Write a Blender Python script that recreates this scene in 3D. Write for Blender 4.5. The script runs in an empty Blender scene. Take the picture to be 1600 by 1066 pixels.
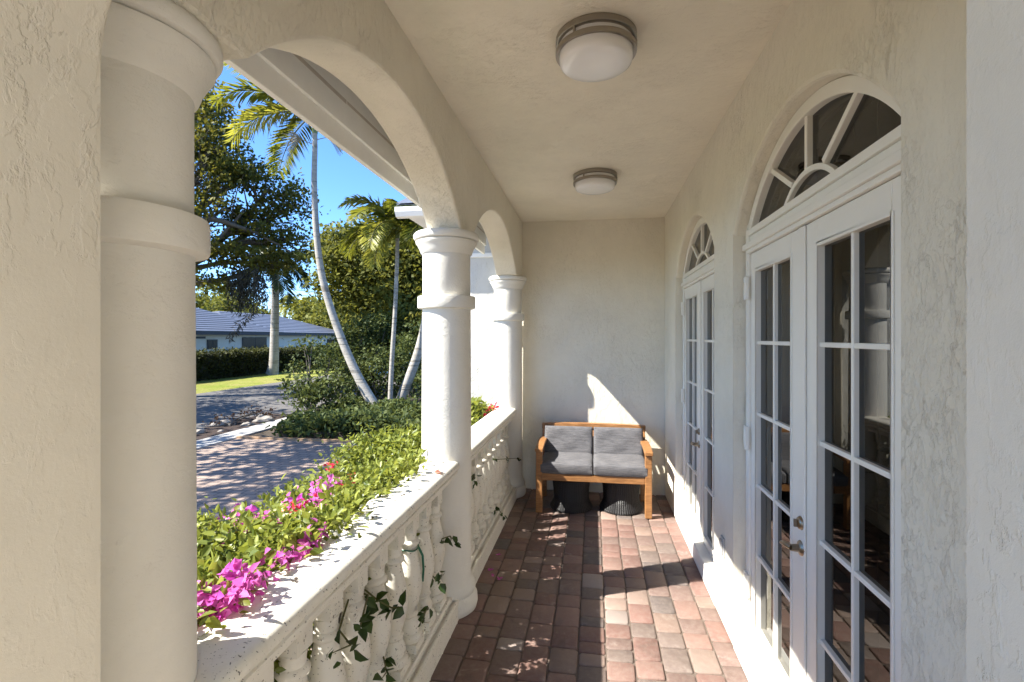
import bpy, math, random
import numpy as np
from mathutils import Vector, Matrix
PI = math.pi
rng = np.random.default_rng(7); random.seed(7)
S = bpy.context.scene
COL = S.collection

# ------------------------------------------------------------------ camera, sky, sun, exposure
cd = bpy.data.cameras.new('camera'); cam = bpy.data.objects.new('camera', cd); COL.objects.link(cam)
cd.sensor_width = 36; cd.lens = 17.55; cd.shift_y = -0.00375; cd.clip_start = 0.02; cd.clip_end = 2000
cam.location = (0, 0, 1.7); cam.rotation_euler = (PI/2, 0, math.radians(9.32))
S.camera = cam
SUN_EL = math.radians(45.0)
SUN_DIR = Vector((0.907*math.cos(SUN_EL), 0.42*math.cos(SUN_EL), -math.sin(SUN_EL)))   # light travels this way
W = bpy.data.worlds.new('World'); S.world = W; W.use_nodes = True
nt = W.node_tree; nt.nodes.clear()
sky = nt.nodes.new('ShaderNodeTexSky'); sky.sky_type = 'NISHITA'; sky.sun_disc = False
sky.sun_elevation = SUN_EL; sky.sun_rotation = math.atan2(-0.907, -0.42)
sky.air_density = 0.65; sky.dust_density = 0.0; sky.ozone_density = 6.0
hs = nt.nodes.new('ShaderNodeHueSaturation'); hs.inputs['Saturation'].default_value = 1.08
bg = nt.nodes.new('ShaderNodeBackground'); bg.inputs['Strength'].default_value = 0.10
wo = nt.nodes.new('ShaderNodeOutputWorld')
nt.links.new(sky.outputs[0], hs.inputs['Color']); nt.links.new(hs.outputs[0], bg.inputs[0]); nt.links.new(bg.outputs[0], wo.inputs[0])
sl = bpy.data.lights.new('sun', 'SUN'); sl.energy = 3.6; sl.angle = math.radians(0.5); sl.color = (1.0, 0.95, 0.86)
so = bpy.data.objects.new('sun', sl); COL.objects.link(so); so.location = (-20, -10, 25)
so.rotation_euler = SUN_DIR.to_track_quat('-Z', 'Y').to_euler()
S.view_settings.view_transform = 'Standard'; S.view_settings.look = 'None'
S.view_settings.exposure = 2.15; S.view_settings.gamma = 1.0
S.render.engine = 'CYCLES'; S.cycles.use_denoising = True
S.cycles.max_bounces = 10; S.cycles.diffuse_bounces = 6; S.cycles.transparent_max_bounces = 16
S.cycles.sample_clamp_indirect = 8

# ------------------------------------------------------------------ helpers
class MB:
    """collects geometry in world coordinates, builds ONE mesh object"""
    def __init__(s): s.v = []; s.f = []; s.c = []; s.cur = (1, 1, 1)
    def add(s, vs, fs):
        o = len(s.v); s.v += [tuple(p) for p in vs]; s.f += [tuple(i+o for i in f) for f in fs]; s.c += [s.cur]*len(vs); return s
    def box(s, a, b):
        x0, y0, z0 = a; x1, y1, z1 = b
        return s.add([(x0,y0,z0),(x1,y0,z0),(x1,y1,z0),(x0,y1,z0),(x0,y0,z1),(x1,y0,z1),(x1,y1,z1),(x0,y1,z1)],
                     [(0,3,2,1),(4,5,6,7),(0,1,5,4),(1,2,6,5),(2,3,7,6),(3,0,4,7)])
    def bar(s, p, q, w, h, up=(0,0,1)):
        p, q, up = Vector(p), Vector(q), Vector(up); d = (q-p).normalized(); a = d.cross(up)
        if a.length < 1e-4: a = d.cross(Vector((1,0,0)))
        a.normalize(); b = a.cross(d); a *= w/2; b *= h/2
        return s.add([p-a-b,p+a-b,p+a+b,p-a+b,q-a-b,q+a-b,q+a+b,q-a+b], [(0,1,2,3),(7,6,5,4),(0,4,5,1),(1,5,6,2),(2,6,7,3),(3,7,4,0)])
    def tube(s, pts, rad, n=10, caps=True):
        pts = [Vector(p) for p in pts]
        if not hasattr(rad, '__len__'): rad = [rad]*len(pts)
        vs = []; ref = Vector((0.31, 0.77, 0.2))
        for i, p in enumerate(pts):
            d = (pts[min(i+1,len(pts)-1)]-pts[max(i-1,0)]).normalized()
            a = d.cross(ref); 
            if a.length < 1e-3: a = d.cross(Vector((1,0,0)))
            a.normalize(); b = d.cross(a)
            for k in range(n):
                t = 2*PI*k/n; vs.append(p+(a*math.cos(t)+b*math.sin(t))*rad[i])
        fs = [(i*n+k, i*n+(k+1)%n, (i+1)*n+(k+1)%n, (i+1)*n+k) for i in range(len(pts)-1) for k in range(n)]
        if caps: fs += [tuple(range(n-1,-1,-1)), tuple((len(pts)-1)*n+k for k in range(n))]
        return s.add(vs, fs)
    def lathe(s, prof, c, n=32, rib=0.0, axis='z'):
        vs = []
        for r, z in prof:
            for k in range(n):
                t = 2*PI*k/n; rr = r*(1+(rib if k % 2 else 0)); p = (rr*math.cos(t), rr*math.sin(t), z)
                if axis == 'x': p = (p[2], p[0], p[1])
                vs.append((c[0]+p[0], c[1]+p[1], c[2]+p[2]))
        m = len(prof)
        fs = [(i*n+k, i*n+(k+1)%n, (i+1)*n+(k+1)%n, (i+1)*n+k) for i in range(m-1) for k in range(n)]
        if prof[0][0] > 1e-6: fs.append(tuple(range(n-1,-1,-1)))
        if prof[-1][0] > 1e-6: fs.append(tuple((m-1)*n+k for k in range(n)))
        return s.add(vs, fs)
    def extrude(s, poly, fn, t0, t1):
        """closed 2D polygon, fn(a,b,t)->xyz"""
        n = len(poly); vs = [fn(a,b,t0) for a,b in poly]+[fn(a,b,t1) for a,b in poly]
        return s.add(vs, [(i,(i+1)%n,n+(i+1)%n,n+i) for i in range(n)]+[tuple(range(n-1,-1,-1)), tuple(range(n,2*n))])
    def strip(s, low, top, fn, t0, t1):
        """wall sheet under a top line and above a stepped/arched low line; low = [(a, z)...]; fn(a,z,t)->xyz"""
        n = len(low); vs = []
        tp = top if callable(top) else (lambda a: top)
        for a, z in low: vs += [fn(a,z,t0), fn(a,z,t1), fn(a,tp(a),t0), fn(a,tp(a),t1)]
        fs = []
        for i in range(n-1):
            p, q = 4*i, 4*i+4
            fs.append((p, q, q+1, p+1))                               # underside / jamb
            if abs(low[i][0]-low[i+1][0]) > 1e-6:
                fs += [(p, p+2, q+2, q), (p+1, q+1, q+3, p+3), (p+2, p+3, q+3, q+2)]
        e = 4*(n-1); fs += [(0,1,3,2), (e,e+2,e+3,e+1)]
        return s.add(vs, fs)
    def build(s, name, mat, parent=None, loc=None, smooth=False, bevel=0, weld=True, seg=2):
        org = Vector((0,0,0))
        if parent is not None:
            q = parent
            while q is not None: org += q.location; q = q.parent
        elif loc is not None: org = Vector(loc)
        me = bpy.data.meshes.new(name)
        me.from_pydata([(x-org.x, y-org.y, z-org.z) for x,y,z in s.v], [], s.f)
        ca = me.color_attributes.new('col', 'FLOAT_COLOR', 'POINT')
        ca.data.foreach_set('color', np.array([(*c,1) for c in s.c], dtype=np.float32).ravel())
        import bmesh
        bm = bmesh.new(); bm.from_mesh(me)
        if weld: bmesh.ops.remove_doubles(bm, verts=bm.verts, dist=1e-5)
        bmesh.ops.recalc_face_normals(bm, faces=bm.faces); bm.to_mesh(me); bm.free()
        return finish(name, me, mat, parent, None if parent is not None else org, smooth, bevel, seg)
def finish(name, me, mat, parent=None, loc=None, smooth=False, bevel=0, seg=2):
    o = bpy.data.objects.new(name, me); COL.objects.link(o)
    if mat: me.materials.append(mat)
    if parent is not None: o.parent = parent
    elif loc is not None: o.location = loc
    if smooth:
        me.shade_smooth()
        try: me.set_sharp_from_angle(angle=math.radians(42))
        except Exception: pass
    if bevel:
        m = o.modifiers.new('bevel', 'BEVEL'); m.width = bevel; m.segments = seg; m.limit_method = 'ANGLE'; m.angle_limit = math.radians(42)
    return o
def tag(o, label=None, cat=None, group=None, kind=None):
    if label: o['label'] = label
    if cat: o['category'] = cat
    if group: o['group'] = group
    if kind: o['kind'] = kind
    return o
def thing(name, label, cat, loc, group=None):
    o = bpy.data.objects.new(name, None); o.empty_display_size = 0.1; COL.objects.link(o); o.location = loc
    return tag(o, label, cat, group)
def copy_tree(o, parent=None, loc=None):
    c = o.copy(); COL.objects.link(c)
    if parent is not None: c.parent = parent
    if loc is not None: c.location = loc
    for ch in list(o.children): copy_tree(ch, c)
    return c
# ---- materials
class NB:
    def __init__(s, name):
        s.m = bpy.data.materials.new(name); s.m.use_nodes = True; s.t = s.m.node_tree
        s.p = s.t.nodes['Principled BSDF']; s.out = s.t.nodes['Material Output']; s.tc = None
    def n(s, typ, **kw):
        d = s.t.nodes.new('ShaderNode'+typ)
        for k, v in kw.items():
            if k in d.inputs: s.put(d.inputs[k], v)
            else: setattr(d, k, v)
        return d
    def put(s, sock, v):
        if hasattr(v, 'is_output') or isinstance(v, bpy.types.NodeSocket): s.t.links.new(v, sock)
        else: sock.default_value = v
    def co(s):
        if not s.tc: s.tc = s.n('TexCoord')
        return s.tc.outputs['Object']
    def noise(s, scale, detail=4, rough=.5, dist=0, vec=None):
        d = s.n('TexNoise', Scale=scale, Detail=detail, Roughness=rough, Distortion=dist); s.put(d.inputs['Vector'], vec or s.co()); return d.outputs[0]
    def vec(s, sx, sy, sz, rot=(0,0,0)):
        d = s.n('Mapping'); s.put(d.inputs['Vector'], s.co()); d.inputs['Scale'].default_value = (sx,sy,sz); d.inputs['Rotation'].default_value = rot; return d.outputs[0]
    def ramp(s, fac, a, b, lo=0.0, hi=1.0, smooth=True):
        d = s.n('MapRange'); d.interpolation_type = 'SMOOTHSTEP' if smooth else 'LINEAR'
        for k, v in (('Value',fac),('From Min',a),('From Max',b),('To Min',lo),('To Max',hi)): s.put(d.inputs[k], v)
        return d.outputs[0]
    def math(s, op, a, b=0.0, c=0.0):
        d = s.n('Math'); d.operation = op; s.put(d.inputs[0], a); s.put(d.inputs[1], b); s.put(d.inputs[2], c); return d.outputs[0]
    def mix(s, fac, a, b, mode='MIX'):
        d = s.n('Mix'); d.data_type = 'RGBA'; d.blend_type = mode
        s.put(d.inputs[0], fac); s.put(d.inputs[6], a if not isinstance(a, tuple) else (*a,1)); s.put(d.inputs[7], b if not isinstance(b, tuple) else (*b,1)); return d.outputs[2]
    def bump(s, h, dist, strength=1.0, nrm=None):
        d = s.n('Bump'); d.inputs['Strength'].default_value = strength; d.inputs['Distance'].default_value = dist; s.put(d.inputs['Height'], h)
        if nrm is not None: s.put(d.inputs['Normal'], nrm)
        s.put(s.p.inputs['Normal'], d.outputs[0]); return d.outputs[0]
    def set(s, col=None, rough=None, metal=None, spec=None, ior=None):
        if col is not None: s.put(s.p.inputs['Base Color'], (*col,1) if isinstance(col, tuple) else col)
        if rough is not None: s.put(s.p.inputs['Roughness'], rough)
        if metal is not None: s.p.inputs['Metallic'].default_value = metal
        if spec is not None: s.p.inputs['Specular IOR Level'].default_value = spec
        return s
def plain(name, col, rough=.6, metal=0, var=.06, scale=14, bumpd=0, bscale=60):
    b = NB(name); nv = b.noise(scale, 5, .6)
    b.set(b.mix(nv, tuple(c*(1-var*2) for c in col), tuple(min(1,c*(1+var*2)) for c in col)), rough, metal)
    if bumpd: b.bump(b.noise(bscale, 5, .6), bumpd)
    return b.m
def stucco(name, col, amp=.002, sc=22.0, fine=.0008, cover=.5, aniso=(1,1,.55), pits=.35):
    """trowelled render: an all-over relief of thin skips over a sandy grain, heavier in drifting patches"""
    b = NB(name); v = b.vec(*aniso)
    p1 = b.ramp(b.noise(sc, 7, .6, .25, v), cover-.03, cover+.06)
    p2 = b.ramp(b.noise(sc*2.6, 5, .6, .2, v), cover+.02, cover+.10)
    p3 = b.ramp(b.noise(sc*.38, 8, .68, .3, v), cover+.01, cover+.04)
    m1 = b.ramp(b.noise(1.9, 4, .6), .40, .62, .25, 1.0)
    h = b.math('ADD', b.math('MULTIPLY', p1, .45), b.math('MULTIPLY', p2, .35))
    h = b.math('MULTIPLY', b.math('ADD', h, b.math('MULTIPLY', p3, .55)), m1)
    h = b.math('ADD', b.math('MULTIPLY', h, amp), b.math('MULTIPLY', b.noise(170, 5, .8), fine))
    h = b.math('ADD', h, b.math('MULTIPLY', b.noise(5.0, 3, .5), amp*2.2))
    b.bump(h, 1.0, .9)
    st = b.noise(1.3, 6, .7, .4); st2 = b.noise(1.0, 5, .6, .2, b.vec(6,6,.7))
    c = b.mix(b.ramp(st, .35, .7), tuple(x*.94 for x in col), tuple(min(1,x*1.03) for x in col))
    c = b.mix(b.math('MULTIPLY', b.ramp(st2, .55, .75), .10), c, tuple(x*.82 for x in col))
    pit = b.math('MULTIPLY', b.ramp(b.noise(46, 5, .7, .3, b.vec(1,1,.35)), .675, .73), m1)
    c = b.mix(b.math('MULTIPLY', pit, pits), c, tuple(x*.5 for x in col))
    b.set(c, .88, spec=.25)
    return b.m
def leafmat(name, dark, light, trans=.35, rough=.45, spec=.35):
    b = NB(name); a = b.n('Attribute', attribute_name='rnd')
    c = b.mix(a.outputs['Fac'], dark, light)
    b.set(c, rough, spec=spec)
    tr = b.n('BsdfTranslucent'); b.put(tr.inputs[0], b.mix(.5, c, (min(1,light[0]*1.5), min(1,light[1]*1.4), light[2]*.8)))
    mx = b.n('MixShader'); mx.inputs[0].default_value = trans
    b.t.links.new(b.p.outputs[0], mx.inputs[1]); b.t.links.new(tr.outputs[0], mx.inputs[2]); b.t.links.new(mx.outputs[0], b.out.inputs[0])
    return b.m
M = {}
WALLC = (.76,.71,.595)
M['wall'] = stucco('stucco_cream', WALLC, amp=.0036, sc=25)
M['wall_near'] = stucco('stucco_trowelled', (.70,.65,.54), amp=.0024, sc=13.0, fine=.0006, cover=.53, aniso=(1,1,.62), pits=.3)
M['ceiling'] = stucco('stucco_ceiling', (.82,.765,.64), amp=.0032, sc=22, aniso=(.6,1,1), pits=.5)
M['column'] = stucco('column_plaster', (.72,.695,.63), amp=.0017, sc=12, fine=.0007, aniso=(.6,.6,1), pits=.25)
M['soffit'] = stucco('arch_plaster', (.70,.65,.54), amp=.001, sc=8)
def m_castwhite():
    b = NB('cast_stone'); 
    pit = b.ramp(b.noise(110, 3, .55, .3), .64, .69); pit2 = b.ramp(b.noise(46, 4, .6, .4), .67, .70)
    p = b.math('MAXIMUM', pit, pit2)
    grime = b.ramp(b.noise(5, 6, .7, .5), .45, .75)
    c = b.mix(b.math('MULTIPLY', grime, .35), (.75,.72,.64), (.52,.46,.36)); c = b.mix(b.math('MULTIPLY', p, .85), c, (.09,.08,.065))
    b.set(c, .85, spec=.25); b.bump(b.math('SUBTRACT', b.math('MULTIPLY', b.noise(90, 4, .7), .4), p), .0018, .8); return b.m
M['cast'] = m_castwhite()
def m_paver():
    b = NB('paver_clay'); a = b.n('Attribute', attribute_name='col')
    n1 = b.noise(30, 6, .7); n2 = b.noise(7, 5, .65, .6)
    c = b.mix(b.ramp(n1, .3, .75), a.outputs['Color'], b.mix(.35, a.outputs['Color'], (.30,.25,.21)))
    c = b.mix(b.math('MULTIPLY', b.ramp(n2, .58, .75), .4), c, (.42,.37,.33))                    # pale scuffs
    c = b.mix(b.math('MULTIPLY', b.ramp(b.noise(4, 4, .6, 1), .58, .72), .35), c, (.07,.055,.045))
    b.set(c, b.ramp(n1, .2, .8, .55, .8), spec=.35)
    b.bump(b.math('ADD', b.noise(95, 5, .75), b.math('MULTIPLY', b.noise(18, 4, .6), 1.6)), .0024, .9); return b.m
M['paver'] = m_paver()
M['joint'] = plain('joint_sand', (.13,.10,.08), .95, bumpd=.003, bscale=140)
M['door'] = plain('door_white_paint', (.80,.765,.69), .38, var=.015, scale=6)
M['nickel'] = plain('brushed_nickel', (.36,.33,.29), .3, 1.0, var=.04, scale=40)
M['bronze'] = plain('aged_bronze', (.30,.25,.19), .32, 1.0, var=.08, scale=30)
M['opal'] = NB('opal_glass').set((.84,.84,.83), .18).m
def m_glass():
    b = NB('window_glass'); t = b.t; t.nodes.remove(b.p)
    gl = b.n('BsdfGlossy'); gl.inputs['Roughness'].default_value = 0.0; gl.inputs['Color'].default_value = (.95,.96,.95,1)
    tr = b.n('BsdfTransparent'); tr.inputs['Color'].default_value = (.09,.092,.088,1)
    g = b.n('NewGeometry'); dt = b.n('VectorMath', operation='DOT_PRODUCT'); t.links.new(g.outputs['Normal'], dt.inputs[0]); t.links.new(g.outputs['Incoming'], dt.inputs[1])
    q = b.math('SUBTRACT', 1.0, b.math('ABSOLUTE', dt.outputs['Value'])); f = b.math('MULTIPLY_ADD', b.math('POWER', q, 5.0), .92, .05)
    mx = b.n('MixShader'); b.put(mx.inputs[0], f); t.links.new(tr.outputs[0], mx.inputs[1]); t.links.new(gl.outputs[0], mx.inputs[2]); t.links.new(mx.outputs[0], b.out.inputs[0])
    return b.m
M['glass'] = m_glass()
M['darkroom'] = plain('room_paint', (.16,.145,.125), .9)
M['blind'] = plain('blind_fabric', (.13,.118,.10), .8)
def m_wood():
    b = NB('oiled_teak'); g = b.noise(1.0, 6, .65, .4, b.vec(9,60,60)); c = b.mix(b.ramp(g, .3, .7), (.21,.098,.035), (.37,.18,.068)); b.set(c, .42, spec=.4)
    b.bump(g, .0008, .6); return b.m
M['wood'] = m_wood()
def m_fabric():
    b = NB('grey_weave'); h = b.noise(1.0, 4, .7, 0, b.vec(10,110,130)); v = b.noise(1.0, 4, .7, 0, b.vec(300,260,50)); s = b.math('ADD', b.math('MULTIPLY', h, .7), b.math('MULTIPLY', v, .3))
    b.set(b.mix(b.ramp(s, .32, .68), (.072,.072,.078), (.165,.162,.17)), .95, spec=.15); b.bump(b.math('ADD', s, b.math('MULTIPLY', b.noise(5, 3, .5), 6)), .0022, .8); return b.m
M['fabric'] = m_fabric()
def m_wicker():
    b = NB('black_wicker'); w = b.n('TexWave'); w.wave_type = 'BANDS'; w.bands_direction = 'Z'; w.inputs['Scale'].default_value = 55; w.inputs['Distortion'].default_value = .6; b.put(w.inputs['Vector'], b.co())
    b.set((.012,.012,.013), .38, spec=.5); b.bump(w.outputs[1], .002, .8); return b.m
M['wicker'] = m_wicker()
M['trim'] = plain('white_trim', (.80,.785,.74), .55, var=.03)
M['trimgrey'] = plain('soffit_grey', (.52,.47,.41), .75, var=.1)
def m_ground():
    b = NB('ground_soil'); n1 = b.noise(2.5, 6, .7); b.set(b.mix(n1, (.03,.022,.015), (.09,.065,.04)), .95); b.bump(b.noise(9, 6, .7), .05); return b.m
M['ground'] = m_ground()
def m_grass():
    b = NB('lawn_grass'); n1 = b.noise(40, 6, .8); n2 = b.noise(.7, 4, .6)
    c = b.mix(n1, (.10,.15,.02), (.30,.33,.06)); c = b.mix(b.ramp(n2,.35,.7), c, (.30,.27,.09)); b.set(c, .9, spec=.1); b.bump(b.noise(70,4,.8), .04); return b.m
M['grass'] = m_grass()
def m_asphalt():
    b = NB('asphalt'); b.set(b.mix(b.noise(1.2,6,.6), (.085,.08,.075), (.145,.135,.125)), .85); b.bump(b.noise(60,4,.8), .01); return b.m
M['asphalt'] = m_asphalt()
M['concrete'] = plain('concrete', (.34,.33,.31), .9, var=.12, scale=2.5, bumpd=.004)
def m_drive():
    b = NB('driveway_pavers'); t = b.n('TexBrick'); t.offset = .5; b.put(t.inputs['Vector'], b.vec(1,1,1,(0,0,.0)))
    t.inputs['Color1'].default_value = (.29,.215,.17,1); t.inputs['Color2'].default_value = (.36,.265,.205,1); t.inputs['Mortar'].default_value = (.085,.075,.07,1)
    t.inputs['Scale'].default_value = 1; t.inputs['Brick Width'].default_value = .22; t.inputs['Row Height'].default_value = .15; t.inputs['Mortar Size'].default_value = .012
    b.set(b.mix(b.math('MULTIPLY', b.noise(1.6,5,.7), .6), t.outputs[0], (.24,.18,.145)), .85); b.bump(t.outputs[1], -.006); return b.m
M['drive'] = m_drive()
M['oakleaf'] = leafmat('oak_leaf', (.02,.034,.01), (.20,.185,.035), .35, .6, .15)
M['treeleaf'] = leafmat('tree_leaf', (.02,.034,.008), (.21,.215,.05), .35, .6, .15)
M['shrubleaf'] = leafmat('shrub_leaf', (.016,.034,.01), (.11,.13,.04), .25, .6, .15)
M['coverleaf'] = leafmat('cover_leaf', (.022,.042,.014), (.115,.14,.045), .3, .6, .15)
M['hedgeleaf'] = leafmat('hedge_leaf', (.012,.018,.006), (.07,.075,.02), .2, .6, .15)
M['bougleaf'] = leafmat('bougainvillea_leaf', (.03,.065,.012), (.29,.32,.06), .35, .4)
M['vineleaf'] = leafmat('vine_leaf', (.02,.045,.012), (.05,.085,.02), .25, .4)
M['bract'] = leafmat('magenta_bract', (.46,.03,.38), (.80,.22,.68), .45, .6)
M['redbract'] = leafmat('red_bract', (.45,.01,.05), (.75,.07,.12), .35, .6)
M['palmleaf'] = leafmat('palm_leaflet', (.03,.06,.01), (.26,.27,.035), .4, .4)
M['palmyellow'] = leafmat('palm_yellow', (.09,.13,.02), (.36,.35,.06), .4, .4)
M['palmdark'] = leafmat('palm_dark', (.015,.03,.012), (.06,.09,.03), .25, .4)
M['moss'] = leafmat('grey_moss', (.03,.028,.02), (.09,.08,.06), .1, .9)
def m_palmtrunk():
    b = NB('palm_trunk'); r = b.ramp(b.noise(1.0, 3, .6, 0, b.vec(.35,.35,9)), .36, .47); r2 = b.noise(1.0, 6, .7, .3, b.vec(7,7,22))
    c = b.mix(r, (.20,.18,.15), (.35,.325,.285)); c = b.mix(b.math('MULTIPLY', b.ramp(r2, .48, .66), .55), c, (.14,.125,.105))
    c = b.mix(b.math('MULTIPLY', b.ramp(b.noise(2.2,5,.7), .52, .7), .5), c, (.50,.48,.44))
    b.set(c, .9); b.bump(b.math('ADD', r, r2), .008, .6); return b.m
M['palmtrunk'] = m_palmtrunk()
M['bark'] = plain('grey_bark', (.13,.11,.09), .95, var=.2, scale=6, bumpd=.02, bscale=14)
M['stem'] = plain('green_stem', (.10,.10,.03), .7)
M['crownshaft'] = plain('crownshaft_green', (.13,.17,.05), .5, var=.1)
M['housewall'] = plain('white_render', (.66,.66,.63), .85, var=.03)
def m_roof():
    b = NB('slate_tile'); t = b.n('TexBrick'); b.put(t.inputs['Vector'], b.vec(0,1,0)); 
    b.set(b.mix(b.noise(3,5,.7), (.085,.095,.125), (.15,.165,.20)), .5); b.bump(b.noise(20,3,.6), .01); return b.m
M['roof'] = m_roof()
M['fascia'] = plain('dark_fascia', (.02,.028,.045), .6)
M['darkpane'] = NB('dark_pane').set((.010,.011,.013), .25, spec=.15).m
M['wire'] = plain('black_wire', (.02,.02,.02), .6)
M['rock'] = plain('pale_rock', (.27,.24,.205), .9, var=.18, scale=7, bumpd=.02, bscale=9)
M['carpaint'] = NB('blue_car_paint').set((.10,.22,.42), .2).m
M['rubber'] = plain('black_rubber', (.015,.015,.015), .8)
M['steel'] = plain('steel_rim', (.5,.5,.5), .3, .9)
M['tie'] = plain('green_plastic_tie', (.01,.12,.07), .5)
M['plate'] = plain('grey_cover_plate', (.40,.40,.39), .45)
M['acgrey'] = plain('grey_metal_case', (.38,.40,.40), .5)

# ------------------------------------------------------------------ key dimensions (metres, porch floor = 0)
XL, XLO = -.793, -1.01        # arcade wall inner / outer face
XR = .75                      # house wall face
YB = 5.56                     # back wall
ZC = 2.99                     # ceiling
G = -.6                       # garden level
YZ = lambda a, z, t: (t, a, z)
XZ = lambda a, z, t: (a, t, z)
def seg_arch(c, half, zimp, apex, n=40, rev=False):
    rise = apex-zimp; R = (half*half+rise*rise)/(2*rise); zc = apex-R
    return [(c-half+2*half*i/n, zc+math.sqrt(max(0, R*R-(-half+2*half*i/n)**2))) for i in range(n+1)]
A1, A2, AH, ZI, ZA = 2.0, 4.17, .948, 2.35, 2.735
COLX = -.92
COLS = [(-.992,.885), (COLX,3.05), (COLX,5.33)]
D1, D2, DH = 2.13, 4.076, .745

# ------------------------------------------------------------------ the house: walls, ceiling, floor
b = MB()
low = [(-.2, ZI), (A1-AH, ZI)]+seg_arch(A1, AH, ZI, ZA)[1:-1]+[(A1+AH, ZI), (A2-AH, ZI)]+seg_arch(A2, AH, ZI, ZA)[1:-1]+[(A2+AH, ZI), (YB+.01, ZI)]
b.strip(low, ZC+.05, YZ, XLO, XL)
o = b.build('arcade_wall', M['wall'], loc=(-.9, 3.08, ZI), bevel=.012)
tag(o, 'cream stucco wall with two arches open to the garden', 'wall')

b = MB(); low = [(-3.0, 0)]
for c in (D1, D2):
    ar = seg_arch(c, DH+.01, 2.25, 2.62)
    low += [(c-DH-.01, 0)]+ar+[(c+DH+.01, 0)]
low += [(YB+.01, 0)]
b.strip(low, ZC+.05, YZ, XR, XR+.22)
o = b.build('house_wall', M['wall'], loc=(XR, 3.1, 0), bevel=.016)
tag(o, 'long cream stucco house wall holding both glazed double doors', 'wall')
for k, c in enumerate((D1, D2)):
    b = MB(); b.box((XR+.001, c-DH-.012, .0), (XR+.215, c+DH+.012, .13))
    o = b.build('door_sill', M['trim'], loc=(XR, c, 0), bevel=.006)
    tag(o, ['white sill step under the nearer double door', 'white sill step under the farther double door'][k], 'door sill', 'door sills')

b = MB(); b.box((-.80, YB, -.03), (XR+.22, YB+.2, ZC+.05))
o = b.build('end_wall', M['wall'], loc=(0, YB, 0)); tag(o, 'cream end wall behind the wooden loveseat', 'wall')

# house wing beyond the porch
w = thing('house_wing', 'sunlit white stucco house wing beyond the far arch', 'house wing', (-1.3, YB, G))
b = MB(); b.box((-1.78, YB+.012, G), (-.802, YB+4, 3.25)); b.build('wall', stucco('stucco_wing', (.56,.55,.515), amp=.006, sc=14), w)
b = MB(); b.box((-1.80, YB-.012, 2.61), (-.9, YB+.05, 2.66)); b.build('band_moulding', M['trim'], w, bevel=.006)
b = MB(); b.extrude([(0,0),(.05,-.03),(.11,-.02),(.14,.03),(.14,.08),(0,.08)], lambda a,z,t: (t, YB-.22-a, 3.05+z), -2.16, -1.2)
b.box((-2.12, YB-.23, 3.08), (-1.2, YB+4, 3.13)); b.build('cornice', M['trim'], w)
b = MB(); b.add([(-2.15,YB-.35,3.15),(2,YB-.35,3.15),(2,YB+4,5.2),(-2.15,YB+4,5.2)], [(0,1,2,3)]); b.add([(-2.15,YB-.35,3.17),(2,YB-.35,3.17),(2,YB+4,5.22),(-2.15,YB+4,5.22)], [(0,1,2,3)]); b.build('roof', M['roof'], w)

# near cross arch the photograph is taken through
JX0, JX1, YJ0, YJ1 = -.735, .4176, .30, .643
b = MB(); ar = [(-.1587+ .5763*math.cos(PI-PI*i/40), 2.08+.45*math.sin(PI*i/40)) for i in range(41)]
low = [(-1.09, 0), (JX0, 0)]+ar+[(JX1, 0), (XR+.01, 0)]
b.strip(low, ZC+.04, XZ, YJ0, YJ1)
o = b.build('cross_arch_wall', M['wall_near'], loc=(0, .5, 0), bevel=.007, seg=3)
tag(o, 'near trowelled stucco archway whose jambs frame the view at both sides', 'archway')

b = MB(); b.box((XLO, -1.2, ZC), (XR+.3, YB+.21, ZC+.06)); o = b.build('porch_ceiling', M['ceiling'], loc=(0, 2, ZC)); tag(o, kind='structure')
# roof edge outside the arches
e = thing('roof_eave', 'white fascia and gutter running outside above the arches', 'eave', (-1.2, 3, 2.6))
b = MB(); b.box((-1.195, -.2, 2.60), (-1.168, 5.3, 2.98)); b.box((-1.168, -.2, 2.69), (-1.150, 5.3, 2.98)); b.build('fascia_board', M['trim'], e, bevel=.003)
b = MB(); b.extrude([(-1.197,2.74),(-1.27,2.74),(-1.30,2.79),(-1.30,2.88),(-1.197,2.88)], lambda a,z,t: (a, t, z), -.2, 5.3); b.build('gutter', M['trim'], e)
b = MB()
for k in range(9): b.box((-1.149, -.2+.6*k, 2.80-.004*(k%2)), (XLO-.18, -.2+.6*k+.592, 2.815))
b.build('soffit_panel', M['trimgrey'], e)
b = MB(); b.box((-1.30, -1.2, ZC+.07), (6, YB+.2, ZC+.16)); b.build('roof_deck', M['roof'], e)

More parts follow.
